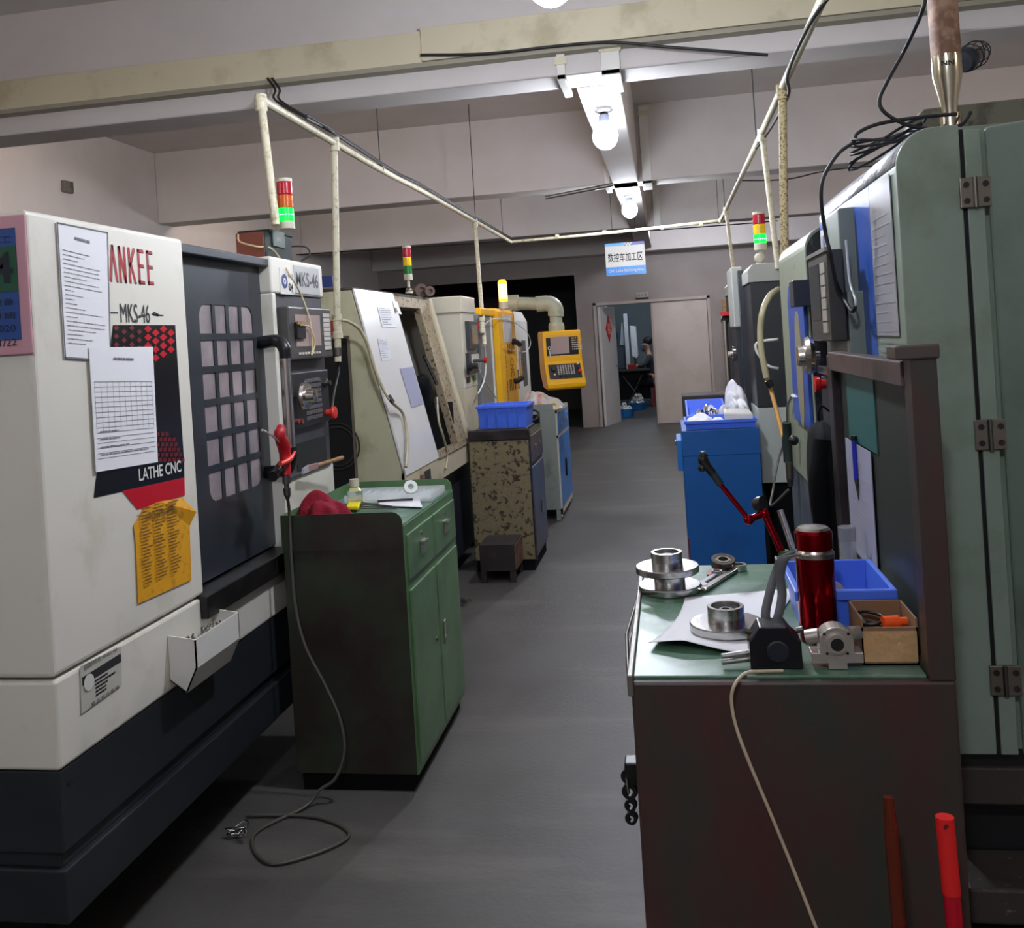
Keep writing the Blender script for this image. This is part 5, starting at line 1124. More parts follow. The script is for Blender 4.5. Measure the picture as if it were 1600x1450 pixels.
# black indicator block
c = P(1213, 1046, Z=Zb)
t2 = thing('indicator_block', 'black metal block with a round glass lens and steel prongs', 'tool', (c.x, c.y, Zb))
bx0, bx1, by0, by1 = c.x-.041, c.x+.043, c.y, c.y+.055; hz = Zb+.070
MB().prism([(bx0, Zb), (bx1, Zb), (bx1, Zb+.045), (bx1-.012, Zb+.056), (bx1-.022, hz), (bx0+.018, hz), (bx0+.006, Zb+.052), (bx0, Zb+.045)], 'y', by0, by1).build('housing', M('black_cast_metal', (24, 25, 30), .3, .3, bump=.05), t2, .002)
MB().lathe((c.x+.004, by0-.0005, Zb+.030), [(.018, 0), (.018, .002), (.015, .003), (0, .0032)], (0, -1, 0), 28).build('lens', M('dark_glass_lens', (28, 32, 44), .08, spec=1.0), t2)
for (dx, dz) in ((-.037, .058), (-.032, .046), (.038, .060)): MB().cyl((c.x+dx, by0+.014, Zb+dz), (c.x+dx+(-.010 if dx < 0 else .010), by0+.012, Zb+dz+.003), .005, n=12).build('screw', dsteel, t2)
for dz in (.012, .022): MB().cyl((bx0+.004, by0+.02, Zb+dz), (bx0-.046, by0+.012, Zb+dz-.004), .0055, .0045, n=12).build('prong', steel, t2)
# thermos with its strap
c = P(1283, 1008, Z=Zb); c = Vector((c.x+.002, c.y+.03, Zb)); R_ = .0335
t2 = thing('thermos_flask', 'shiny red thermos flask with steel collar and a grey fabric strap', 'flask', c)
MB().lathe(c, [(0, 0), (R_-.003, 0), (R_, .003), (R_, .150)], n=48).build('body', anored, t2)
MB().lathe(c, [(R_, .150), (R_+.001, .151), (R_+.001, .158), (R_-.001, .160), (R_-.003, .165)], n=48).build('steel_collar', chrome, t2)
MB().lathe(c, [(R_-.002, .164), (R_-.0005, .166), (R_-.0005, .194), (R_-.004, .199)], n=48).build('lid', anored, t2)
MB().lathe(c, [(R_-.004, .199), (R_-.008, .203), (.008, .204), (0, .204)], n=48).build('lid_top', M('brushed_lid', (190, 184, 176), .25, 1), t2)
zz_ = Zb
pts = [c+Vector((-R_, .0, .160)), P(1222, 872, Y=c.y-.01), P(1212, 895, Y=c.y-.02), P(1203, 925, Y=c.y-.05), P(1196, 962, Y=c.y-.085), P(1204, 977, Y=c.y-.09), P(1215, 965, Y=c.y-.09), P(1222, 930, Y=c.y-.06), P(1219, 900, Y=c.y-.04), P(1228, 872, Y=c.y-.03), c+Vector((-R_*.8, -R_*.6, .158))]
cr_ = catmull(pts, 5); mb = MB(); vs = []
for i, p in enumerate(cr_): vs += [p+Vector((-.008, 0, 0)), p+Vector((.008, 0, 0))]
mb.add(vs, [(2*i, 2*i+1, 2*i+3, 2*i+2) for i in range(len(cr_)-1)], 0, True); mb.build('strap', M('grey_strap', (78, 78, 80), .85), t2, solid=.0016)
# machined valve body
c = P(1310, 1046, Z=Zb); t2 = thing('valve_body', 'pale machined steel valve body with a round bore facing forward', 'metal part', (c.x, c.y, Zb))
ms = M('satin_machined_steel', (190, 182, 172), .38, .75); y0, y1 = c.y, c.y+.035
base = [(c.x-.041, Zb+.010), (c.x-.041, Zb+.027), (c.x-.027, Zb+.027), (c.x-.027, Zb+.045)]+[(c.x+.027*math.cos(a_), Zb+.045+.024*math.sin(a_)) for a_ in [math.pi-math.pi*i/12 for i in range(1, 12)]]+[(c.x+.027, Zb+.045), (c.x+.027, Zb+.027), (c.x+.041, Zb+.027), (c.x+.041, Zb+.010), (c.x+.015, Zb+.010), (c.x+.015, Zb), (c.x-.015, Zb), (c.x-.015, Zb+.010)]
MB().prism(base, 'y', y0, y1).build('body', ms, t2, .001)
MB().lathe((c.x, y0, Zb+.042), [(.016, 0), (.016, .006), (.0105, .006)], (0, -1, 0), 28).build('boss', ms, t2)
MB().lathe((c.x, y0-.0062, Zb+.042), [(.0105, 0), (.0, .0003)], (0, -1, 0), 28).build('bore', dark, t2)
for (dx, dz) in ((-.019, .058), (.019, .058), (-.016, .026), (.016, .026)): MB().cyl((c.x+dx, y0+.001, Zb+dz), (c.x+dx, y0-.0006, Zb+dz), .0024, n=10).build('screw_hole', dark, t2)
MB().cyl((c.x-.025, y0+.02, Zb+.05), (c.x-.045, y0+.025, Zb+.045), .012, n=16).build('side_port', ms, t2); MB().cyl((c.x+.025, y0+.02, Zb+.052), (c.x+.042, y0+.03, Zb+.05), .012, n=16).build('side_port', ms, t2)
# blue bin and its bag
bin_('storage_bin', 'blue plastic bin on the workbench behind the red thermos', .195, .371, 1.755, 1.985, Zb, .088, fl=.016, wall=.004)
bag = cloth(.285, 1.88, Zb+.006, .10, .13, .04, 21, n=16).build('parts_bag', M('clear_bag_grey', (150, 146, 156), .25, trans=.3, bump=.4, bscale=40), solid=.001, sub=1); tag(bag, 'clear bag of small parts lying in the blue bin on the workbench', 'bag')
# open cardboard box
cx0, cx1, cy0, cy1, ch = .283, .371, 1.625, 1.735, .062
t2 = thing('cardboard_box', 'small open cardboard box wrapped in clear tape beside the workbench post', 'box', (.32, 1.68, Zb))
mb = MB(); mb.box(cx0, cx1, cy0, cy1, Zb, Zb+.003)
for b_ in ((cx0, cx1, cy0, cy0+.003), (cx0, cx1, cy1-.003, cy1), (cx0, cx0+.003, cy0, cy1), (cx1-.003, cx1, cy0, cy1)): mb.box(b_[0], b_[1], b_[2], b_[3], Zb, Zb+(ch if b_[3] != cy1 else ch+.014))
mb.build('box_body', cardboard, t2)
MB().box(cx0+.002, cx1-.002, cy0-.001, cy0, Zb+.006, Zb+ch-.006).build('clear_tape', tape_film, t2)
t2 = thing('orange_cap', 'orange plastic bottle cap lying in the cardboard box', 'cap', (.345, 1.66, Zb+.05))
a = Vector((.325, 1.665, Zb+.058)); MB().cyl(a, a+Vector((.026, .004, .0)), .0105, n=18).build('cap_body', orange, t2); MB().cyl(a+Vector((.026, .004, 0)), a+Vector((.040, .006, 0)), .007, n=14).build('spout', orange, t2)
mb = MB(); mb.tube([(.312+.02*math.cos(i*.7), 1.69+.02*math.sin(i*.7), Zb+.04+.002*i) for i in range(14)], .003, 6); o = mb.build('cable_coil', black); tag(o, 'small black cable coil in the cardboard box', 'cable')
o = MB().tube([(.30, 1.66, Zb+.03), (.30, 1.70, Zb+.05), (.296, 1.71, Zb+.055)], .006, 8).build('steel_fitting', dsteel); tag(o, 'short dull steel fitting leaning in the cardboard box', 'metal part')
# clear jar
c = P(1342, 885, Z=Zb); c = Vector((.345, 2.08, Zb)); t2 = thing('clear_jar', 'tall clear plastic jar standing behind the blue bin', 'jar', c)
MB().lathe(c, [(0, 0), (.017, 0), (.017, .125), (.0165, .125), (.0165, .002)], n=28).build('jar_wall', M('jar_plastic', (190, 190, 190), .1, alpha=.25, spec=1), t2); MB().lathe(c+Vector((0, 0, .105)), [(.0175, 0), (.018, .028), (.016, .03), (0, .03)], n=28).build('lid', M('jar_lid_clear', (150, 150, 152), .15, alpha=.6), t2)
# red articulated arm with magnetic foot
t2 = thing('magnetic_arm', 'red anodised articulated arm with a black clamp head', 'arm', (.235, 2.24, Zb))
AY = 2.24
b0 = P(1226, 884, Y=AY); b0 = Vector((b0.x, AY, Zb+.035)); MB().box(b0.x-.02, b0.x+.025, AY-.025, AY+.025, Zb, Zb+.032).build('magnetic_foot', black, t2, .003)
MB().cyl((b0.x, AY, Zb+.03), (b0.x, AY, Zb+.05), .012, n=16).build('swivel', M('green_ring', (20, 90, 50), .4), t2)
e1 = P(1194, 802, Y=AY); MB().cyl(b0, e1, .0085, n=16).build('lower_link', anored, t2)
MB().ball(e1, .0125).build('elbow_ball', anored, t2); e2 = P(1170, 812, Y=AY-.01)
MB().ball(e2, .0125).build('elbow_ball', anored, t2); MB().cyl(e1, e2, .008, n=12).build('elbow_pin', anored, t2)
MB().lathe(P(1187, 788, Y=AY+.01), [(0, -.01), (.016, -.01), (.018, 0), (.016, .012), (0, .012)], (.7, -.6, .4), 16).build('lock_knob', black, t2); MB().cyl(e1, P(1190, 790, Y=AY+.01), .006, n=10).build('knob_stem', black, t2)
e3 = P(1126, 757, Y=AY-.03); MB().cyl(e2, e3, .0062, n=14).build('upper_link', anored, t2)
e4 = P(1114, 740, Y=AY-.03); MB().cyl(e3, e4, .009, n=14).build('joint_sleeve', charcoal, t2)
e5 = P(1100, 722, Y=AY-.03); MB().tube([e4, e5, P(1099, 712, Y=AY-.03), P(1104, 708, Y=AY-.03)], [.010, .012, .011, .008], 12).build('clamp_head', black, t2)
MB().ball(P(1097, 731, Y=AY-.035), .010).build('clamp_screw', black, t2)
o = MB().cyl(P(1219, 797, Y=2.28), P(1246, 878, Y=2.26), .008, n=16).build('steel_rod', M('bright_rod', (220, 220, 220), .2, 1)); tag(o, 'straight bright steel rod standing tilted beside the red arm foot', 'rod')
# gooseneck coolant tube hung over the front edge
th = thing('bent_tube', 'thin beige tube bent over the bench front and hanging to the floor', 'tube', P(1225, 1050, Z=Zb))
Zt_ = Zb+.006; p1 = P(1224, 1048, Z=Zt_)
MB().tube([p1, P(1190, 1049, Z=Zt_), P(1165, 1052, Z=Zt_-.001), P(1148, 1070, Y=1.545), P(1143, 1095, Y=1.545), P(1150, 1135, Y=1.54), P(1170, 1190, Y=1.53), P(1220, 1310, Y=1.52), P(1275, 1450, Y=1.50), P(1330, 1600, Y=1.48), (P(1330, 1600, Y=1.48).x+.08, 1.45, .01)], .0028, 10, k=5).build('tube_run', M('beige_plastic_tube', (186, 168, 142), .35), th)
# poles in the foreground
def pole(nm, label, top, lean, r, parts):
    t = thing(nm, label, 'pole', (top.x+lean, top.y, 0)); bot = Vector((top.x+lean, top.y-.05, 0)); L_ = (top-bot)
    for (f0, f1, rr, m_, n_) in parts: MB().cyl(bot+L_*f0, bot+L_*f1, rr, n=20).build(n_, m_, t)
    return t
tp = P(1476, 1276, Y=1.38)
t2 = pole('red_pole', 'bright red plastic pole standing in front of the workbench, at right', tp, .012, .012, ((0, .88, .0112, M('deep_red_plastic', (176, 10, 34), .3), 'shaft'), (.88, 1.0, .0122, M('light_red_plastic', (214, 34, 34), .35), 'end_sleeve')))
c = P(1479, 1293, Y=1.38-.0124); MB().lathe(c, [(.0042, 0), (.0, .0004)], (0, -1, 0), 14).build('hang_hole', M('hole_dark_red', (90, 10, 14), .6), t2)
c = P(1483, 1352, Y=1.38-.0116); mb = MB(); mb.tube([c+Vector((.005*math.cos(a_), 0, .007*math.sin(a_))) for a_ in [2.0+i*.5 for i in range(8)]], .0008, 5); mb.build('white_mark', pwhite, t2)
tp = P(1388, 1245, Y=1.40)
t2 = pole('copper_pole', 'thin copper brown tapered pole standing left of the red pole', tp, .010, .010, ((0, .80, .0105, M('dark_copper_red', (110, 34, 34), .2, .6), 'shaft'), (.80, .95, .0098, copper, 'upper_section')))
bot = Vector((tp.x+.010, tp.y-.05, 0)); MB().cyl(bot+(tp-bot)*.95, tp, .0092, .007, n=18).build('tapered_tip', copper, t2)

# ---------------------------------------------------------------- grey green machine on the right
RX = .470; RY0, RY1 = 2.0, 4.1
t = thing('cnc_lathe', 'grey green and blue CNC lathe at right, its hinged end door standing open', 'machine', (1.1, 3.0, 0))
RT = 1.925
def rprof(x0, z0, zt, r, x1=1.45, n=8): return [(x1, z0), (x0, z0)]+[(x0+r-r*math.cos(a_), zt-r+r*math.sin(a_)) for a_ in [math.pi/2*i/n for i in range(n+1)]]+[(x1, zt)]
MB().prism(rprof(RX, .67, RT, .075, .592), 'y', RY0, RY0+.27).build('end_housing', milkgreen, t, .003)
MB().prism(rprof(RX, .67, RT, .075), 'y', RY0+.27, 2.98).build('front_housing', machblue, t, .003)
MB().prism(rprof(RX+.02, .67, RT-.06, .06), 'y', 2.98, RY1).build('rear_housing', milkgreen2, t, .003)
MB().box(.592, .60, RY0+.004, RY0+.27, .67, RT-.01).build('door_gap', dark, t)
MB().box(.60, .632, RY0, RY0+.03, .67, RT-.012).build('hinge_post', milkgreen, t, .002)
MB().box(.60, 1.45, RY0+.03, RY0+.27, .67, RT).build('electrical_cabinet', milkgreen, t)
# pale strip along the blue part: lamp highlight on the shoulder put into colour
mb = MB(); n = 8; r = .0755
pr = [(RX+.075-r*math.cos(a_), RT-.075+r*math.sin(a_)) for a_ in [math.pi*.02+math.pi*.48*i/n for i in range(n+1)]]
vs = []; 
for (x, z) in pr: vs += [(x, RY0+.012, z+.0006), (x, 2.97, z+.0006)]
mb.add(vs, [(2*i, 2*i+1, 2*i+3, 2*i+2) for i in range(n)], 0, True); mb.build('shoulder_highlight', worn, t, solid=.001)
# open hinged door toward the viewer
h = Vector((.636, RY0-.004, 0)); e = Vector((.90, RY0-.16, 0)); d_ = (e-h).normalized(); n_ = Vector((d_.y, -d_.x, 0))
MB().slab([h+Vector((0, 0, .67)), e+Vector((0, 0, .67)), e+Vector((0, 0, RT-.01)), h+Vector((0, 0, RT-.01))], -n_*.028).build('hinged_door', M('darker_machine_green', (108, 122, 110), .42, dirt=(90, 104, 92), amt=.4, scale=2), t, .008, seg=3)
for (za, zb) in ((1.757, 1.817), (1.277, 1.337), (.79, .85)):
    hg = MB().box(.585, .645, RY0-.008, RY0-.001, za, zb).build('hinge', M('worn_hinge_steel', (136, 128, 116), .35, .8), t, .002)
    MB().cyl((.613, RY0-.010, za), (.613, RY0-.010, zb), .0045, n=12).build('hinge_pin', dsteel, hg)
    for x in (.597, .633):
        for z in (za+.014, zb-.014): MB().lathe((x, RY0-.0085, z), [(.006, 0), (.006, .002), (.003, .002), (.003, .0005), (0, .0005)], (0, -1, 0), 14).build('hinge_screw', oily, hg)
# base: chip pan and feet
mb = MB(); mb.box(RX+.02, 1.5, RY0+.03, RY1, .635, .67); mb.box(RX+.06, 1.5, RY0+.10, RY1-.05, .30, .64); mb.build('base', M('black_base_paint', (22, 22, 24), .5), t)
MB().box(RX+.04, 1.4, RY0+.02, RY0+.10, .56, .635).build('chip_tray_edge', M('grimy_tray', (60, 52, 48), .6, dirt=(110, 100, 90), amt=.34, scale=30, edge=.03), t, .004)
MB().box(RX+.04, 1.4, RY0-.05, RY0+.10, .36, .43).build('lower_step', M('grimy_tray', (60, 52, 48), .6), t, .006)
MB().box(RX+.08, 1.45, RY0+.12, RY1-.1, 0, .30).build('floor_plinth', dull, t)
MB().lathe((.72, RY0-.02, .33), [(0, 0), (.09, 0), (.1, .02), (.1, .06), (0, .06)], (0, 0, 1), 24).build('drain_pot', dull, t) if False else None
# upper rear guard
mb = MB(); a, b = P(1412, 190, Y=2.5), P(1448, 176, Y=2.5); mb.prism([(1.4, RT-.01), (a.x, RT-.01), (a.x, a.z-.02), (b.x-.02, b.z), (1.4, b.z+.012)], 'y', 2.45, 2.52); mb.build('upper_guard', M('olive_guard', (104, 104, 84), .5, dirt=(70, 62, 50), amt=.42, scale=6), t, .004)
# operator column and monitor
MB().box(.432, RX+.01, 2.45, 2.68, 1.50, 1.83).build('column_head', M('grey_green_column', (122, 132, 124), .42), t, .006)
MB().box(.436, RX+.01, 2.43, 2.76, .95, 1.52).build('operator_column', M('olive_column', (84, 84, 70), .5, dirt=(54, 50, 44), amt=.45), t, .004)
MB().box(.433, RX+.005, 2.40, 2.44, .95, 1.62).build('column_edge', M('grey_green_column', (122, 132, 124), .42), t, .004)
mo = MB().box(.391, .43, 2.40, 2.71, 1.50, 1.725).build('monitor', M('monitor_dark', (48, 46, 44), .45), t, .004)
MB().box(.3895, .3915, 2.53, 2.69, 1.555, 1.70).build('screen', screend, mo)
mb = MB(); keys_mb(mb, (.391, 2.505, 1.52), 'W', .075, .18, 1, 6, gap=.12, d=.003); mb.build('key_column', M('key_ivory_dim', (150, 144, 132), .5), mo)
MB().box(.386, .40, 2.395, 2.72, 1.722, 1.732).build('monitor_hood', greysteel, mo)
MB().box(.40, .436, 2.40, 2.72, 1.41, 1.43).build('bright_ledge', chrome, t, .002)
kb = MB().box(.41, .436, 2.42, 2.74, 1.20, 1.40).build('operator_keyboard', M('monitor_dark', (48, 46, 44), .45), t, .004)
c = P(1277, 555, X=.405); hwl = MB().lathe((.412, c.y, c.z), [(0, 0), (.012, 0), (.012, .015), (.048, .018), (.054, .03), (.048, .042), (.03, .044), (.028, .06), (0, .062)], (-1, 0, 0), 28).build('handwheel', chrome, kb)
MB().cyl((.37, c.y+.03, c.z-.02), (.335, c.y+.035, c.z-.02), .006, n=10).build('crank_pin', chrome, hwl) if False else None
c = P(1284, 600, X=.40); MB().lathe((.412, c.y, c.z), [(.012, 0), (.012, .016), (.02, .018), (.022, .03), (0, .034)], (-1, 0, 0), 18).build('emergency_stop_button', red, kb)
# sliding door in worn pale green with blue insert
DXR = .425; dy0, dy1 = 3.0, 3.69; DT = 1.845
MB().prism(rprof(DXR, 1.02, DT, .07, .50), 'y', dy0, dy1).build('sliding_door', milkgreen2, t, .003)
MB().prism(rprof(DXR+.004, 1.06, DT-.01, .07, .49), 'y', dy0-.004, dy0+.002).build('grimy_door_end', M('grimy_black_green', (34, 34, 28), .6, dirt=(90, 92, 70), amt=.38, scale=12), t)
bi = MB().prism([(3.02, 1.22), (3.40, 1.22), (3.40, 1.62), (3.36, 1.68), (3.02, 1.68)], 'x', DXR-.012, DXR-.001).build('blue_door_plate', machblue, t, .002)
pts = [(3.18+.07*math.cos(a_), 1.40+.15*math.sin(a_)+(.04 if math.sin(a_) > 0 else -.04)) for a_ in [i*math.pi/12 for i in range(24)]]
MB().prism(pts, 'x', DXR-.014, DXR-.011).build('door_window', M('beige_window', (140, 132, 104), .4), bi)
MB().box(DXR-.05, DXR-.0, 2.93, 3.02, 1.60, 1.68).build('door_block', charcoal, t, .003)
MB().box(RX-.04, RX+.01, 2.85, 3.75, .70, 1.03).build('lower_door_panel', M('scuffed_grey_panel', (92, 96, 96), .35, dirt=(60, 62, 60), amt=.5, scale=6, stretch=(1, 1, .4)), t, .004)
# sheets
q = [P(1351, 285, X=RX-.003), P(1388, 262, X=RX-.003), P(1396, 520, X=RX-.003), P(1366, 524, X=RX-.003)]
yl, yr = q[0].y, q[1].y
o = MB().box(RX-.004, RX-.002, 2.05, 2.25, P(1366, 524, X=RX).z, 1.845).build('document_sheet', M('laminated_sheet', (168, 168, 174), .15, spec=.8)); tag(o, 'glossy laminated sheet on the green front of the right lathe', 'paper')
m_ = MB(); lines_mb(m_, (RX-.0045, 2.235, 1.47), 'W', .17, .33, 16, fill=.16, lo=.4, seed=31); m_.build('print', M('faint_print', (120, 120, 130), .7), o)
o = MB().box(.430, .432, 2.62, 2.72, 1.72, 1.80).build('number_sticker', pwhite, t); m_ = MB(); text_mb(m_, '18', (.4298, 2.70, 1.735), 'W', .05, .05, bold=.02); m_.build('lettering', logonavy, o)
# chimney
bc = P(1485, 195, Y=2.42); rr = .021
tc = thing('exhaust_duct', 'brown flexible exhaust duct with a shiny reducer rising from the right machine', 'duct', (bc.x, 2.42, RT))
MB().lathe((bc.x, 2.42, RT-.005), [(.019, 0), (.026, 0), (.026, bc.z-RT+.03), (.019, bc.z-RT+.03)], n=24).build('bottom_collar', M('bright_tin', (200, 192, 170), .2, 1), tc)
zt_ = P(1478, 88, Y=2.42).z; za_ = P(1484, 160, Y=2.42).z
MB().lathe((bc.x, 2.42, 0), [(.019, bc.z), (.020, za_), (.0335, za_+(zt_-za_)*.55), (.034, zt_)], n=28, smooth=True).build('tin_reducer', M('bright_tin', (200, 192, 170), .2, 1), tc)
mb = MB(); mb.tube([(bc.x, 2.42, zt_-.005), (bc.x-.002, 2.42, zt_+.2), (bc.x-.006, 2.43, zt_+.8), (bc.x-.004, 2.43, CEIL)], .034, 20); mb.build('flexible_duct', duct, tc)
m_ = MB(); text_mb(m_, 'NN', (bc.x-.022, 2.42-.033, zt_-.03), 'S', .012, .03, bold=.03); m_.build('black_marks', inkb, tc)
# black cable coil on top
tc = thing('power_cable', 'black cable coiled on the shoulder of the right machine and looping down', 'cable', P(1370, 215, Y=2.35))
mb = MB(); YY = 2.3
mb.tube([P(1447, -10, Y=2.2), P(1440, 20, Y=2.2), P(1415, 75, Y=YY), P(1385, 130, Y=YY), P(1374, 158, Y=YY), P(1385, 178, Y=YY), P(1420, 196, Y=YY), P(1460, 201, Y=YY), P(1500, 196, Y=YY), P(1516, 176, Y=YY+.1)], .0045, 8)
mb.tube([P(1495, 178, Y=YY), P(1440, 183, Y=YY), P(1375, 193, Y=YY), P(1340, 208, Y=YY), P(1334, 222, Y=YY), P(1310, 240, Y=YY), P(1288, 275, Y=YY), P(1283, 310, Y=YY), P(1290, 365, Y=2.32), P(1297, 395, X=.385), P(1306, 440, X=.40), P(1318, 465, X=.42), P(1331, 486, X=.425), P(1337, 478, X=.43)], .0045, 8)
mb.build('cable_run', cable, tc)
for k_ in range(5):
    cc = P(1378+k_*2, 219+k_*1.5, Y=YY+.02*k_); a_ = .066+.006*k_; MB().tube([cc+Vector((a_*math.cos(i*.6283), .05*math.sin(i*.6283), (.010+.0065*k_)*math.sin(i*.6283+.5*k_)+(.08*k_-.12)*a_*math.cos(i*.6283))) for i in range(10)], .0034, 7, closed=True, k=4).build('cable_coil', cable, tc)
o = MB().tube([P(1322, 375, X=.43), P(1328, 440, X=.43), P(1337, 470, X=.43), P(1334, 484, X=.43), P(1328, 482, X=.43)], .003, 6).build('pale_wire', M('pale_hose', (200, 200, 196), .35)); tag(o, 'thin pale wire hanging down the blue front of the right machine', 'wire')
# jacket
t2 = thing('black_jacket', 'black jacket hanging beside the workbench panel behind the thermos', 'jacket', (.385, 2.62, 1.28))
jc = MB(); nz, na = 16, 20; vs = []
for i in range(nz+1):
    f = i/nz; z = 1.285-.36*f; wy = .13+.05*math.sin(min(1, f*3)*1.57)-.015*f; wx = .028+.014*math.sin(f*3)
    for j in range(na):
        a_ = 2*math.pi*j/na; k_ = 1+.14*math.sin(5*a_+f*4)+.07*math.sin(11*a_-f*7); top = .35 if i == 0 else 1
        vs.append((.388+wx*math.cos(a_)*k_*top*.9, 2.62+wy*math.sin(a_)*k_*top, z))
jc.add(vs, [(i*na+j, i*na+(j+1) % na, (i+1)*na+(j+1) % na, (i+1)*na+j) for i in range(nz) for j in range(na)], 0, True); jc.add(vs[:na], [tuple(range(na))], 0, True)
jc.build('jacket_body', dull, t2, sub=1)
MB().tube([(.37, 2.50, 1.25), (.355, 2.49, 1.15), (.36, 2.50, 1.02), (.365, 2.51, .95)], [.024, .028, .026, .022], 10).build('sleeve', dull, t2)
MB().tube([(.41, 2.62, 1.31), (.39, 2.62, 1.325), (.38, 2.62, 1.30), (.385, 2.62, 1.28)], .003, 6).build('hanging_loop', dull, t2)
# second air gun on the lathe front, tube nozzle
t2 = thing('air_gun', 'dark green air gun hanging beside the sliding door of the right machine', 'air gun', P(1232, 700, X=.41))
MB().tube([P(1229, 660, X=.41), P(1230, 690, X=.41), P(1232, 722, X=.41)], [.016, .02, .018], 10).build('handle', M('airgun_green', (26, 40, 40), .5), t2)
MB().tube([P(1231, 660, X=.41), P(1231, 635, X=.41), P(1236, 622, X=.41), P(1239, 618, X=.41)], .006, 8).build('nozzle', chrome, t2)
MB().ball(P(1240, 688, X=.405), .018).build('trigger', black, t2)
a = P(1233, 722, X=.41); MB().lathe(a, [(0, 0), (.014, 0), (.014, -.06), (.008, -.09), (0, -.09)], n=14).build('coupler', dsteel, t2)
th = thing('air_hose', 'pale looped air hose hanging between the two right machines', 'hose', P(1190, 530, Y=3.9))
hh = MB(); hh.tube([P(1216, 452, Y=4.2), P(1203, 462, Y=4.0), P(1192, 485, Y=3.9), P(1188, 515, Y=3.9), P(1190, 550, Y=3.9), P(1198, 590, Y=3.9)], .013, 8); hh.build('hose_run', hosemat, th)
MB().tube([P(1198, 588, Y=3.9), P(1206, 615, Y=3.9), P(1218, 660, Y=3.8), P(1228, 700, Y=3.7)], .0085, 8).build('amber_hose_run', M('amber_hose', (190, 140, 70), .3), th)
MB().cyl(P(1200, 594, Y=3.89), P(1206, 604, Y=3.89), .016, n=10).build('hose_clip', black, th)
o = MB().tube([P(1216, 530, Y=4.0), P(1185, 535, Y=4.0), P(1182, 548, Y=4.0), P(1198, 570, Y=4.0), P(1216, 576, Y=4.0)], .006, 8).build('thin_wire_loop', M('pale_hose', (200, 200, 196), .35)); tag(o, 'thin pale wire loop hanging before the dark end of the second right machine', 'wire')
o = MB().tube([P(1232, 765, X=.43), P(1205, 790, Y=3.95), P(1207, 770, Y=4.2), P(1216, 720, Y=4.3), P(1226, 690, Y=4.3)], .005, 8).build('floor_hose', M('grey_air_hose', (84, 80, 72), .4)); tag(o, 'grey hose sagging from the dark green air gun', 'hose')

# ---------------------------------------------------------------- second right machine
t = thing('cnc_lathe', 'charcoal and white CNC lathe behind the blue cabinet on the right', 'machine', (1.1, 6.6, 0))
Y0 = 5.55; X0 = .466
MB().prism([(1.5, 1.80), (X0, 1.80), (X0, 1.87), (X0+.03, 1.905), (1.5, 1.905)], 'y', Y0, 7.9).build('top_cap', M('pale_cap_paint', (176, 178, 170), .4), t, .004)
MB().box(X0+.01, 1.5, Y0+.005, 7.9, 1.08, 1.80).build('upper_body', M('dark_charcoal', (40, 43, 48), .4), t, .006)
MB().box(X0+.01, 1.5, Y0+.003, 7.9, .65, 1.08).build('lower_body', M('white_grey_paint', (190, 196, 190), .4), t, .004)
mb = MB(); mb.box(X0+.06, 1.5, Y0+.03, 7.85, 0, .65); mb.build('base', dull, t)
MB().box(X0-.055, X0+.01, 6.1, 6.55, 1.55, 1.93).build('operator_box', M('pale_cap_paint', (176, 178, 170), .4), t, .006)
MB().box(X0-.02, X0+.012, 6.0, 6.1, 1.0, 1.9).build('column_edge', charcoal, t)
MB().box(X0-.045, X0+.012, 6.12, 6.5, 1.15, 1.54).build('keyboard_box', charcoal, t, .004)
c = Vector((X0-.05, 6.2, 1.38)); MB().lathe(c, [(0, 0), (.045, 0), (.05, .02), (.02, .03), (.02, .05), (0, .05)], (-1, 0, 0), 20).build('handwheel', chrome, t)
hb = MB().cyl((X0-.075, 6.75, 1.15), (X0-.075, 6.75, 1.60), .018, n=14).build('door_handle', chrome, t)
for z_ in (1.15, 1.60): MB().tube([(X0+.01, 6.9, z_+(.03 if z_ > 1.3 else -.03)), (X0-.05, 6.85, z_+(.03 if z_ > 1.3 else -.03)), (X0-.075, 6.75, z_)], .028, 10).build('handle_bracket', black, hb)
MB().box(X0-.10, X0-.03, 6.70, 6.80, 1.635, 1.66).build('red_tab', red, hb)
c = P(1190, 412, Y=5.75); tower('signal_tower', 'stack light with glowing green segment on the charcoal right machine', (c.x, 5.75, 1.907), .035, .235, 'green', cap=False, stem=.09)
MB().ball((c.x-.01, 5.735, 1.95), .032, (1, .6, 1)).build('knuckle_joint', M('ivory_plastic', (190, 184, 164), .45), bpy.data.objects['signal_tower.002'])

# ---------------------------------------------------------------- blue cabinet with bins
t = thing('tool_cabinet', 'plain blue tool cabinet on the right side of the aisle carrying blue bins', 'cabinet', (.25, 5.75, 0))
x0, x1, y0, y1, H = .038, .452, 5.30, 6.10, .985
MB().box(x0, x1, y0, y1, .06, H).build('carcass', bluepaint, t, .004)
MB().box(x0+.015, x1-.015, y0+.01, y1-.01, 0, .06).build('plinth', dull, t)
MB().box(x0-.003, x1+.003, y0-.004, y0+.003, H-.13, H+.01).build('end_lip', bluepaint, t, .002)
MB().box(x0-.003, x0+.006, y0-.002, y0+.01, .0, .40).build('red_corner_edge', M('rust_red_edge', (110, 30, 34), .6), t)
dw = MB().box(x0-.032, x0-.0, y0+.38, y1-.03, .72, .90).build('drawer', M('sky_blue_enamel', (42, 118, 196), .36), t, .003)
MB().box(x0-.042, x0-.032, y0+.5, y0+.58, .86, .885).build('pull', chrome, dw, .002)
bin_('storage_bin', 'shallow blue bin of wrapped white parts at the near end of the blue cabinet', .055, .448, 5.315, 5.62, H+.011, .05, fl=.012)
o = None
rnd = random.Random(4)
zt_ = H+.02
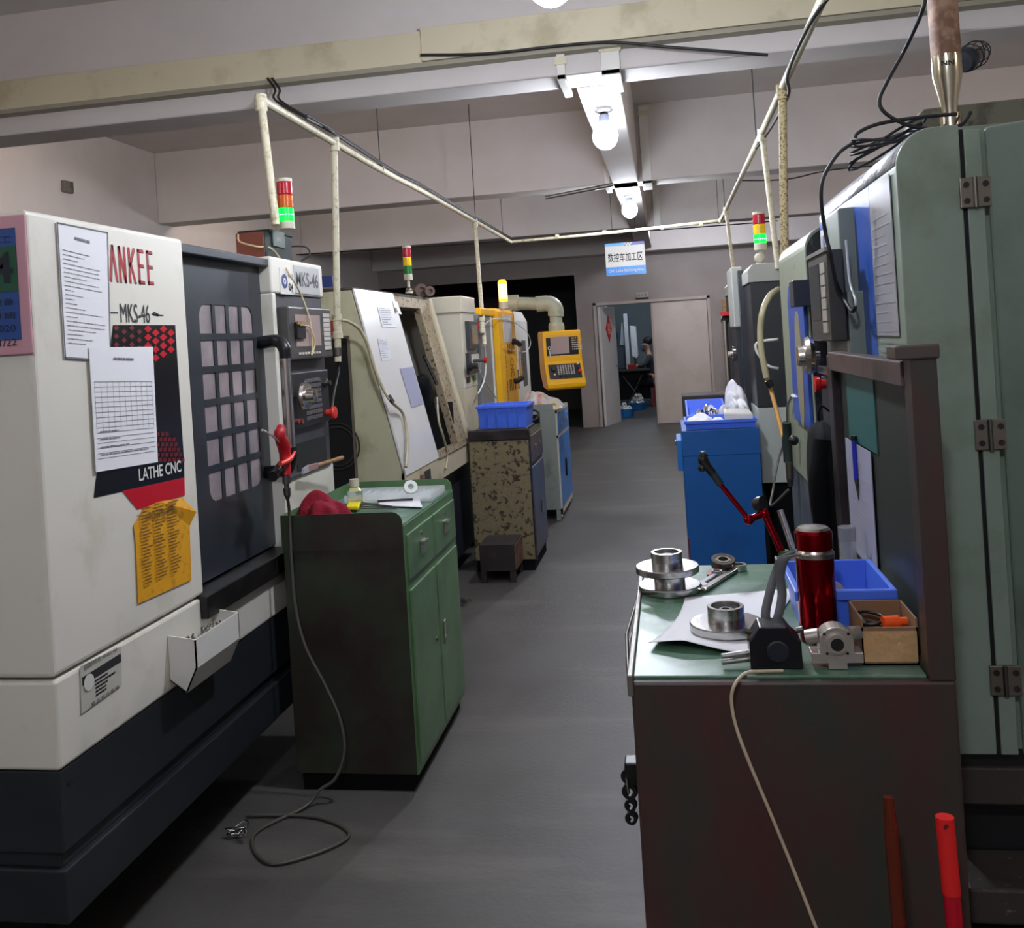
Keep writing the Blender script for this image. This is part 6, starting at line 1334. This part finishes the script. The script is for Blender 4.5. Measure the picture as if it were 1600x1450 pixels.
nm = M('white_wrap', (224, 224, 226), .7, bump=.4, bscale=30)
for i, (x, y, w_, d_, h_, lb) in enumerate(((.145, 5.46, .15, .22, .045, 'lumpy white paper wrap at the left end of the shallow blue bin'), (.245, 5.44, .08, .13, .03, 'white paper wrap in the middle of the shallow blue bin'))):
    o = cloth(x, y, zt_, w_, d_, h_, 30+i, n=14, hump=.2, pw=.25, am_=.6).build('paper_wrap', nm, solid=.003, sub=1); tag(o, lb, 'wrapping')
o = MB().hexa([(.28, 5.34, zt_+.02), (.435, 5.34, zt_+.02), (.43, 5.52, zt_+.02), (.285, 5.52, zt_+.02), (.275, 5.35, zt_+.078), (.43, 5.345, zt_+.070), (.425, 5.52, zt_+.080), (.28, 5.52, zt_+.088)]).build('foam_block', pwhite, bevel=.012, seg=3); tag(o, 'folded thick white foam sheet at the right of the shallow blue bin', 'foam')
MB.post = lambda v: Vector((v.x, v.y, v.z+(v.y-5.66)*.15))
bin_('storage_bin', 'tilted blue bin of shiny rings behind the shallow one on the blue cabinet', .075, .31, 5.66, 6.09, H+.004, .056, fl=.014)
MB.post = None
o = MB().box(.09, .30, 5.99, 6.07, H+.001, H+.048).build('wood_block', wood); tag(o, 'wood block propping up the back of the tilted blue bin', 'block')
for i, (px_, py_, lb) in enumerate(((1095, 648, 'leftmost shiny metal ring standing in the tilted blue bin'), (1108, 643, 'middle and largest shiny metal ring in the tilted blue bin'), (1122, 647, 'rightmost shiny metal ring in the tilted blue bin'))):
    c = P(px_, py_, Y=5.73); r_ = .030+(.008 if i == 1 else 0); tt = thing('chrome_ring', lb, 'metal part', c, 'shiny rings in the blue bin'); ax = (.8, -.6, .15)
    MB().lathe(c, [(r_*.5, -.018), (r_, -.018), (r_*1.06, 0), (r_, .018), (r_*.5, .018), (r_*.5, -.018)], ax, 24).build('ring_body', M('mirror_chrome', (235, 235, 235), .08, 1), tt)
    MB().lathe(c, [(r_*1.2, -.006), (r_*1.2, .002)], ax, 24).build('flange_rim', M('mirror_chrome', (235, 235, 235), .08, 1), tt)
    MB().lathe(c+Vector((0, 0, -r_)), [(0, -.05), (.012, -.05), (.012, 0), (0, 0)], n=12).build('foot_stub', dsteel, tt)
c = P(1137, 645, Y=5.72); o = MB().lathe(c, [(.028, -.02), (.05, -.015), (.055, 0), (.05, .02), (.028, .02), (.028, -.02)], (.5, -1, .5), 24).build('wrapped_ring', nm); tag(o, 'white wrapped ring leaning at the right end of the tilted blue bin', 'metal part')
o = cloth(.382, 5.75, H+.002, .12, .18, .12, 41, rot=.0, n=18, hump=.3, pw=.2).build('paper_heap', nm, solid=.003, sub=1); tag(o, 'low heap of crumpled white paper beside the blue bins', 'wrapping')
o = cloth(.385, 5.97, H+.002, .13, .19, .20, 46, rot=.0, n=18, hump=.3, pw=.2).build('paper_heap', nm, solid=.003, sub=1); tag(o, 'highest crumpled white paper bag at the back of the blue cabinet', 'wrapping')
c = P(1132, 622, Y=6.3); 
t2 = thing('work_glove', 'brown and orange work glove lying behind the blue bins', 'glove', c)
MB().tube([c+Vector((-.05, 0, -.03)), c+Vector((-.02, 0, .005)), c+Vector((.03, 0, .01)), c+Vector((.08, 0, .01))], [.03, .04, .042, .035], 10).build('palm', M('brown_leather', (86, 52, 38), .7), t2)
MB().tube([c+Vector((-.075, -.02, -.04)), c+Vector((-.06, -.02, -.02)), c+Vector((-.045, -.02, .01))], [.014, .02, .016], 8).build('cuff', M('orange_leather', (180, 104, 70), .7), t2)
o = MB().box(.06, .40, 6.14, 6.46, 0, 1.13).build('dark_crate', M('dark_brown_crate', (50, 40, 38), .7), bevel=.006); tag(o, 'dark crate standing behind the blue cabinet under the work glove', 'crate')

# ---------------------------------------------------------------- far room contents
t = thing('inspection_table', 'dark table with crossed metal legs in the far room', 'table', (-.75, 20.0, 0))
MB().box(-1.25, -.42, 19.75, 20.6, .77, .81).build('table_top', M('dark_table_top', (54, 62, 60), .5), t, .004)
MB().box(-1.22, -.45, 20.3, 20.34, .15, .77).build('modesty_panel', M('dark_panel', (26, 28, 32), .7), t)
mb = MB(); mb.cyl((-1.0, 19.82, .68), (-.55, 19.82, .02), .012, n=8); mb.build('leg', greysteel, t); MB().cyl((-.60, 19.84, .68), (-.95, 19.84, .02), .012, n=8).build('leg', greysteel, t)
MB().cyl((-1.2, 20.5, .77), (-1.2, 20.5, 0), .016, n=8).build('leg', greysteel, t); MB().cyl((-.46, 20.5, .77), (-.46, 20.5, 0), .016, n=8).build('leg', greysteel, t)
t = thing('measuring_machine', 'tall white column measuring machine standing on the inspection table', 'machine', (-.86, 20.1, .81))
MB().box(-.92, -.84, 20.05, 20.15, .81, 1.98).build('column', M('white_light_column', (220, 222, 224), .4), t, .004)
MB().prism([(-1.18, .82), (-.90, .82), (-.90, 1.80), (-.98, 1.80), (-1.10, 1.30)], 'y', 20.1, 20.35).build('sloped_body', M('blue_grey_body', (70, 78, 92), .5), t, .006)
MB().prism([(-1.03, 1.32), (-.93, 1.32), (-.93, 1.80), (-.97, 1.80)], 'y', 20.08, 20.1).build('light_cover', M('pale_grey_cover', (170, 176, 180), .5), t)
t = thing('monitor', 'white monitor seen edge on beside the measuring column', 'monitor', (-.75, 20.2, 1.0))
MB().prism([(-.79, 1.08), (-.70, 1.02), (-.665, 1.08), (-.68, 1.70), (-.80, 1.72)], 'y', 20.1, 20.55).build('case', M('white_light_column', (220, 222, 224), .4), t, .01)
MB().box(-.76, -.70, 20.25, 20.4, .81, 1.06).build('stand', charcoal, t)
bin_('red_tray', 'small red tray on the edge of the inspection table', -.89, -.70, 19.76, 19.95, .812, .10, red, fl=.012)
t = thing('plastic_stool', 'red plastic stool under the seated person', 'stool', (-.27, 20.1, 0))
MB().box(-.40, -.16, 19.9, 20.2, .43, .46).build('seat', M('stool_red', (150, 24, 30), .5), t, .008)
for sx in (-.38, -.20):
    for sy in (19.92, 20.16): MB().hexa([(sx-.035, sy-.02, 0), (sx+.035, sy-.02, 0), (sx+.035, sy+.02, 0), (sx-.035, sy+.02, 0), (sx-.02, sy-.015, .43), (sx+.03, sy-.015, .43), (sx+.03, sy+.015, .43), (sx-.02, sy+.015, .43)]).build('leg', M('stool_red', (150, 24, 30), .5), t)
# seated person, facing left
def skinned(name, joints, edges, mat_, parent, sub=2):
    me = bpy.data.meshes.new(name); off = parent.location if parent else Vector((0, 0, 0))
    me.from_pydata([tuple(Vector(j[0])-off) for j in joints], edges, []); o = bpy.data.objects.new(name, me); COL.objects.link(o); o.parent = parent
    md = o.modifiers.new('skin', 'SKIN'); md.use_smooth_shade = True
    for i, j in enumerate(joints): r = j[1]; me.skin_vertices[0].data[i].radius = (r, r) if not isinstance(r, tuple) else r
    me.skin_vertices[0].data[0].use_root = True
    s_ = o.modifiers.new('sub', 'SUBSURF'); s_.levels = sub; s_.render_levels = sub; me.materials.append(mat_)
    return o
PX_, PY_ = -.36, 20.05
t = thing('person', 'person in dark work clothes seated at the inspection table, facing left', 'person', (PX_, PY_, 0))
J = lambda x, z, dy=0: (PX_+x, PY_+dy, z)
# one continuous body: pelvis, spine, neck, head core, arms with hands, legs with feet
body = [(J(0, .55), .12), (J(-.02, .80), .12), (J(-.05, 1.02), .125), (J(-.08, 1.13), .055), (J(-.10, 1.20), .05), (J(-.12, 1.28), .085), (J(-.12, 1.36), .075),
        (J(-.06, 1.03, -.16), .05), (J(-.16, .88, -.19), .042), (J(-.36, .86, -.15), .032), (J(-.43, .86, -.14), .024), (J(-.06, 1.03, .16), .05), (J(-.16, .88, .19), .042), (J(-.36, .86, .15), .032), (J(-.43, .86, .14), .024),
        (J(-.12, .53, -.10), .085), (J(-.36, .52, -.11), .065), (J(-.34, .26, -.11), .052), (J(-.34, .09, -.11), .04), (J(-.44, .045, -.11), .032),
        (J(-.12, .53, .10), .085), (J(-.36, .52, .11), .065), (J(-.34, .26, .11), .052), (J(-.34, .09, .11), .04), (J(-.44, .045, .11), .032)]
skinned('body', body, [(0, 1), (1, 2), (2, 3), (3, 4), (4, 5), (5, 6), (2, 7), (7, 8), (8, 9), (9, 10), (2, 11), (11, 12), (12, 13), (13, 14), (0, 15), (15, 16), (16, 17), (17, 18), (18, 19), (0, 20), (20, 21), (21, 22), (22, 23), (23, 24)], skin, t)
skinned('shirt', [(b[0], b[1]+.012) for b in body[:3]]+[(body[3][0], .06)]+[(b[0], b[1]+.012) for b in body[7:9]]+[(J(-.33, .86, -.155), .042)]+[(b[0], b[1]+.012) for b in body[11:13]]+[(J(-.33, .86, .155), .042)], [(0, 1), (1, 2), (2, 3), (2, 4), (4, 5), (5, 6), (2, 7), (7, 8), (8, 9)], shirt, t)
skinned('trousers', [(body[0][0], .135)]+[(b[0], b[1]+.014) for b in body[15:18]]+[(J(-.34, .11, -.11), .055)]+[(b[0], b[1]+.014) for b in body[20:23]]+[(J(-.34, .11, .11), .055)], [(0, 1), (1, 2), (2, 3), (3, 4), (0, 5), (5, 6), (6, 7), (7, 8)], trousers, t)
MB().ball(J(-.085, 1.375), .10, (1.0, .85, .95), 16).build('hair', hair, t)
mb = MB(); mb.ball(J(-.215, 1.30), .016, (1, .7, 1.2), 8); mb.build('nose', skin, t); MB().ball(J(-.196, 1.335, -.035), .009, n=8).build('eye', black, t); MB().ball(J(-.12, 1.305, -.083), .018, (.8, .4, 1.3), 8).build('ear', skin, t); MB().box(PX_-.213, PX_-.195, PY_-.025, PY_+.025, 1.252, 1.260).build('mouth', M('lip', (150, 80, 74), .6), t)
for s_ in (-1, 1):
    MB().tube([J(-.30, .05, .11*s_), J(-.40, .045, .11*s_), J(-.47, .035, .11*s_)], [.045, .045, .032], 10).build('shoe', M('pale_shoe', (150, 150, 148), .6), t)
    for f, (dx, dy) in enumerate(((-.10, -.026), (-.108, -.009), (-.105, .009), (-.092, .024), (-.05, -.045))):
        MB().tube([J(-.435, .86, .14*s_+dy*.6), J(-.435+dx*.55, .868, .14*s_+dy), J(-.435+dx*.85, .848, .14*s_+dy)], .008, 6, k=3).build('finger', skin, t)
# basins of white parts
def basin(label, x, y, n, seed):
    t = thing('blue_basin', label, 'basin', (x, y, 0), 'blue basins of white wrapped parts')
    MB().lathe((x, y, 0), [(0, 0), (.15, 0), (.19, .15), (.195, .155), (.18, .15), (.145, .01), (0, .01)], n=28).build('bowl', M('basin_blue', (40, 120, 190), .4), t)
    rnd = random.Random(seed); lay = [(0, .10)] if False else []
    for i in range(n):
        a_ = i*2.4; lv = i//6; rr = (.10-.03*lv)*(.5+.5*((i % 6) > 0)); lay.append((x+rr*math.cos(a_), y+rr*math.sin(a_), .16+.065*lv))
    for i, (px_, py_, pz_) in enumerate(lay):
        o = MB().lathe((px_, py_, pz_), [(.015, -.022), (.04, -.024), (.05, -.01), (.05, .01), (.04, .024), (.015, .022), (.015, -.022)], (rnd.uniform(-.5, .5), rnd.uniform(-1, -.2), rnd.uniform(.3, 1)), 14).build('white_ring_part', pwhite)
        tag(o, 'white ring shaped part piled in a blue basin on the far floor', 'metal part', 'white ring parts in the blue basins')
a = P(975, 652, Z=0); basin('nearest blue basin on the floor inside the far doorway', a.x+.02, a.y+.1, 7, 1)
a = P(992, 643, Z=0); basin('middle blue basin with the highest pile of white rings in the far room', a.x+.06, a.y+.35, 16, 2)
a = P(1000, 640, Z=0); basin('rearmost blue basin beside the seated person', a.x+.10, a.y+1.0, 9, 3) if False else None
o = MB().box(-1.15, -.95, 21.9, 21.98, 1.35, 1.62).build('blue_notice', M('notice_blue', (70, 140, 180), .6)); tag(o, 'small blue notice on the back wall of the inspection room', 'notice')
o = MB().box(-.62, -.45, 21.9, 21.98, 1.18, 1.34).build('blue_box', M('notice_blue', (70, 140, 180), .6)); tag(o, 'small blue box on the wall behind the seated person', 'box')
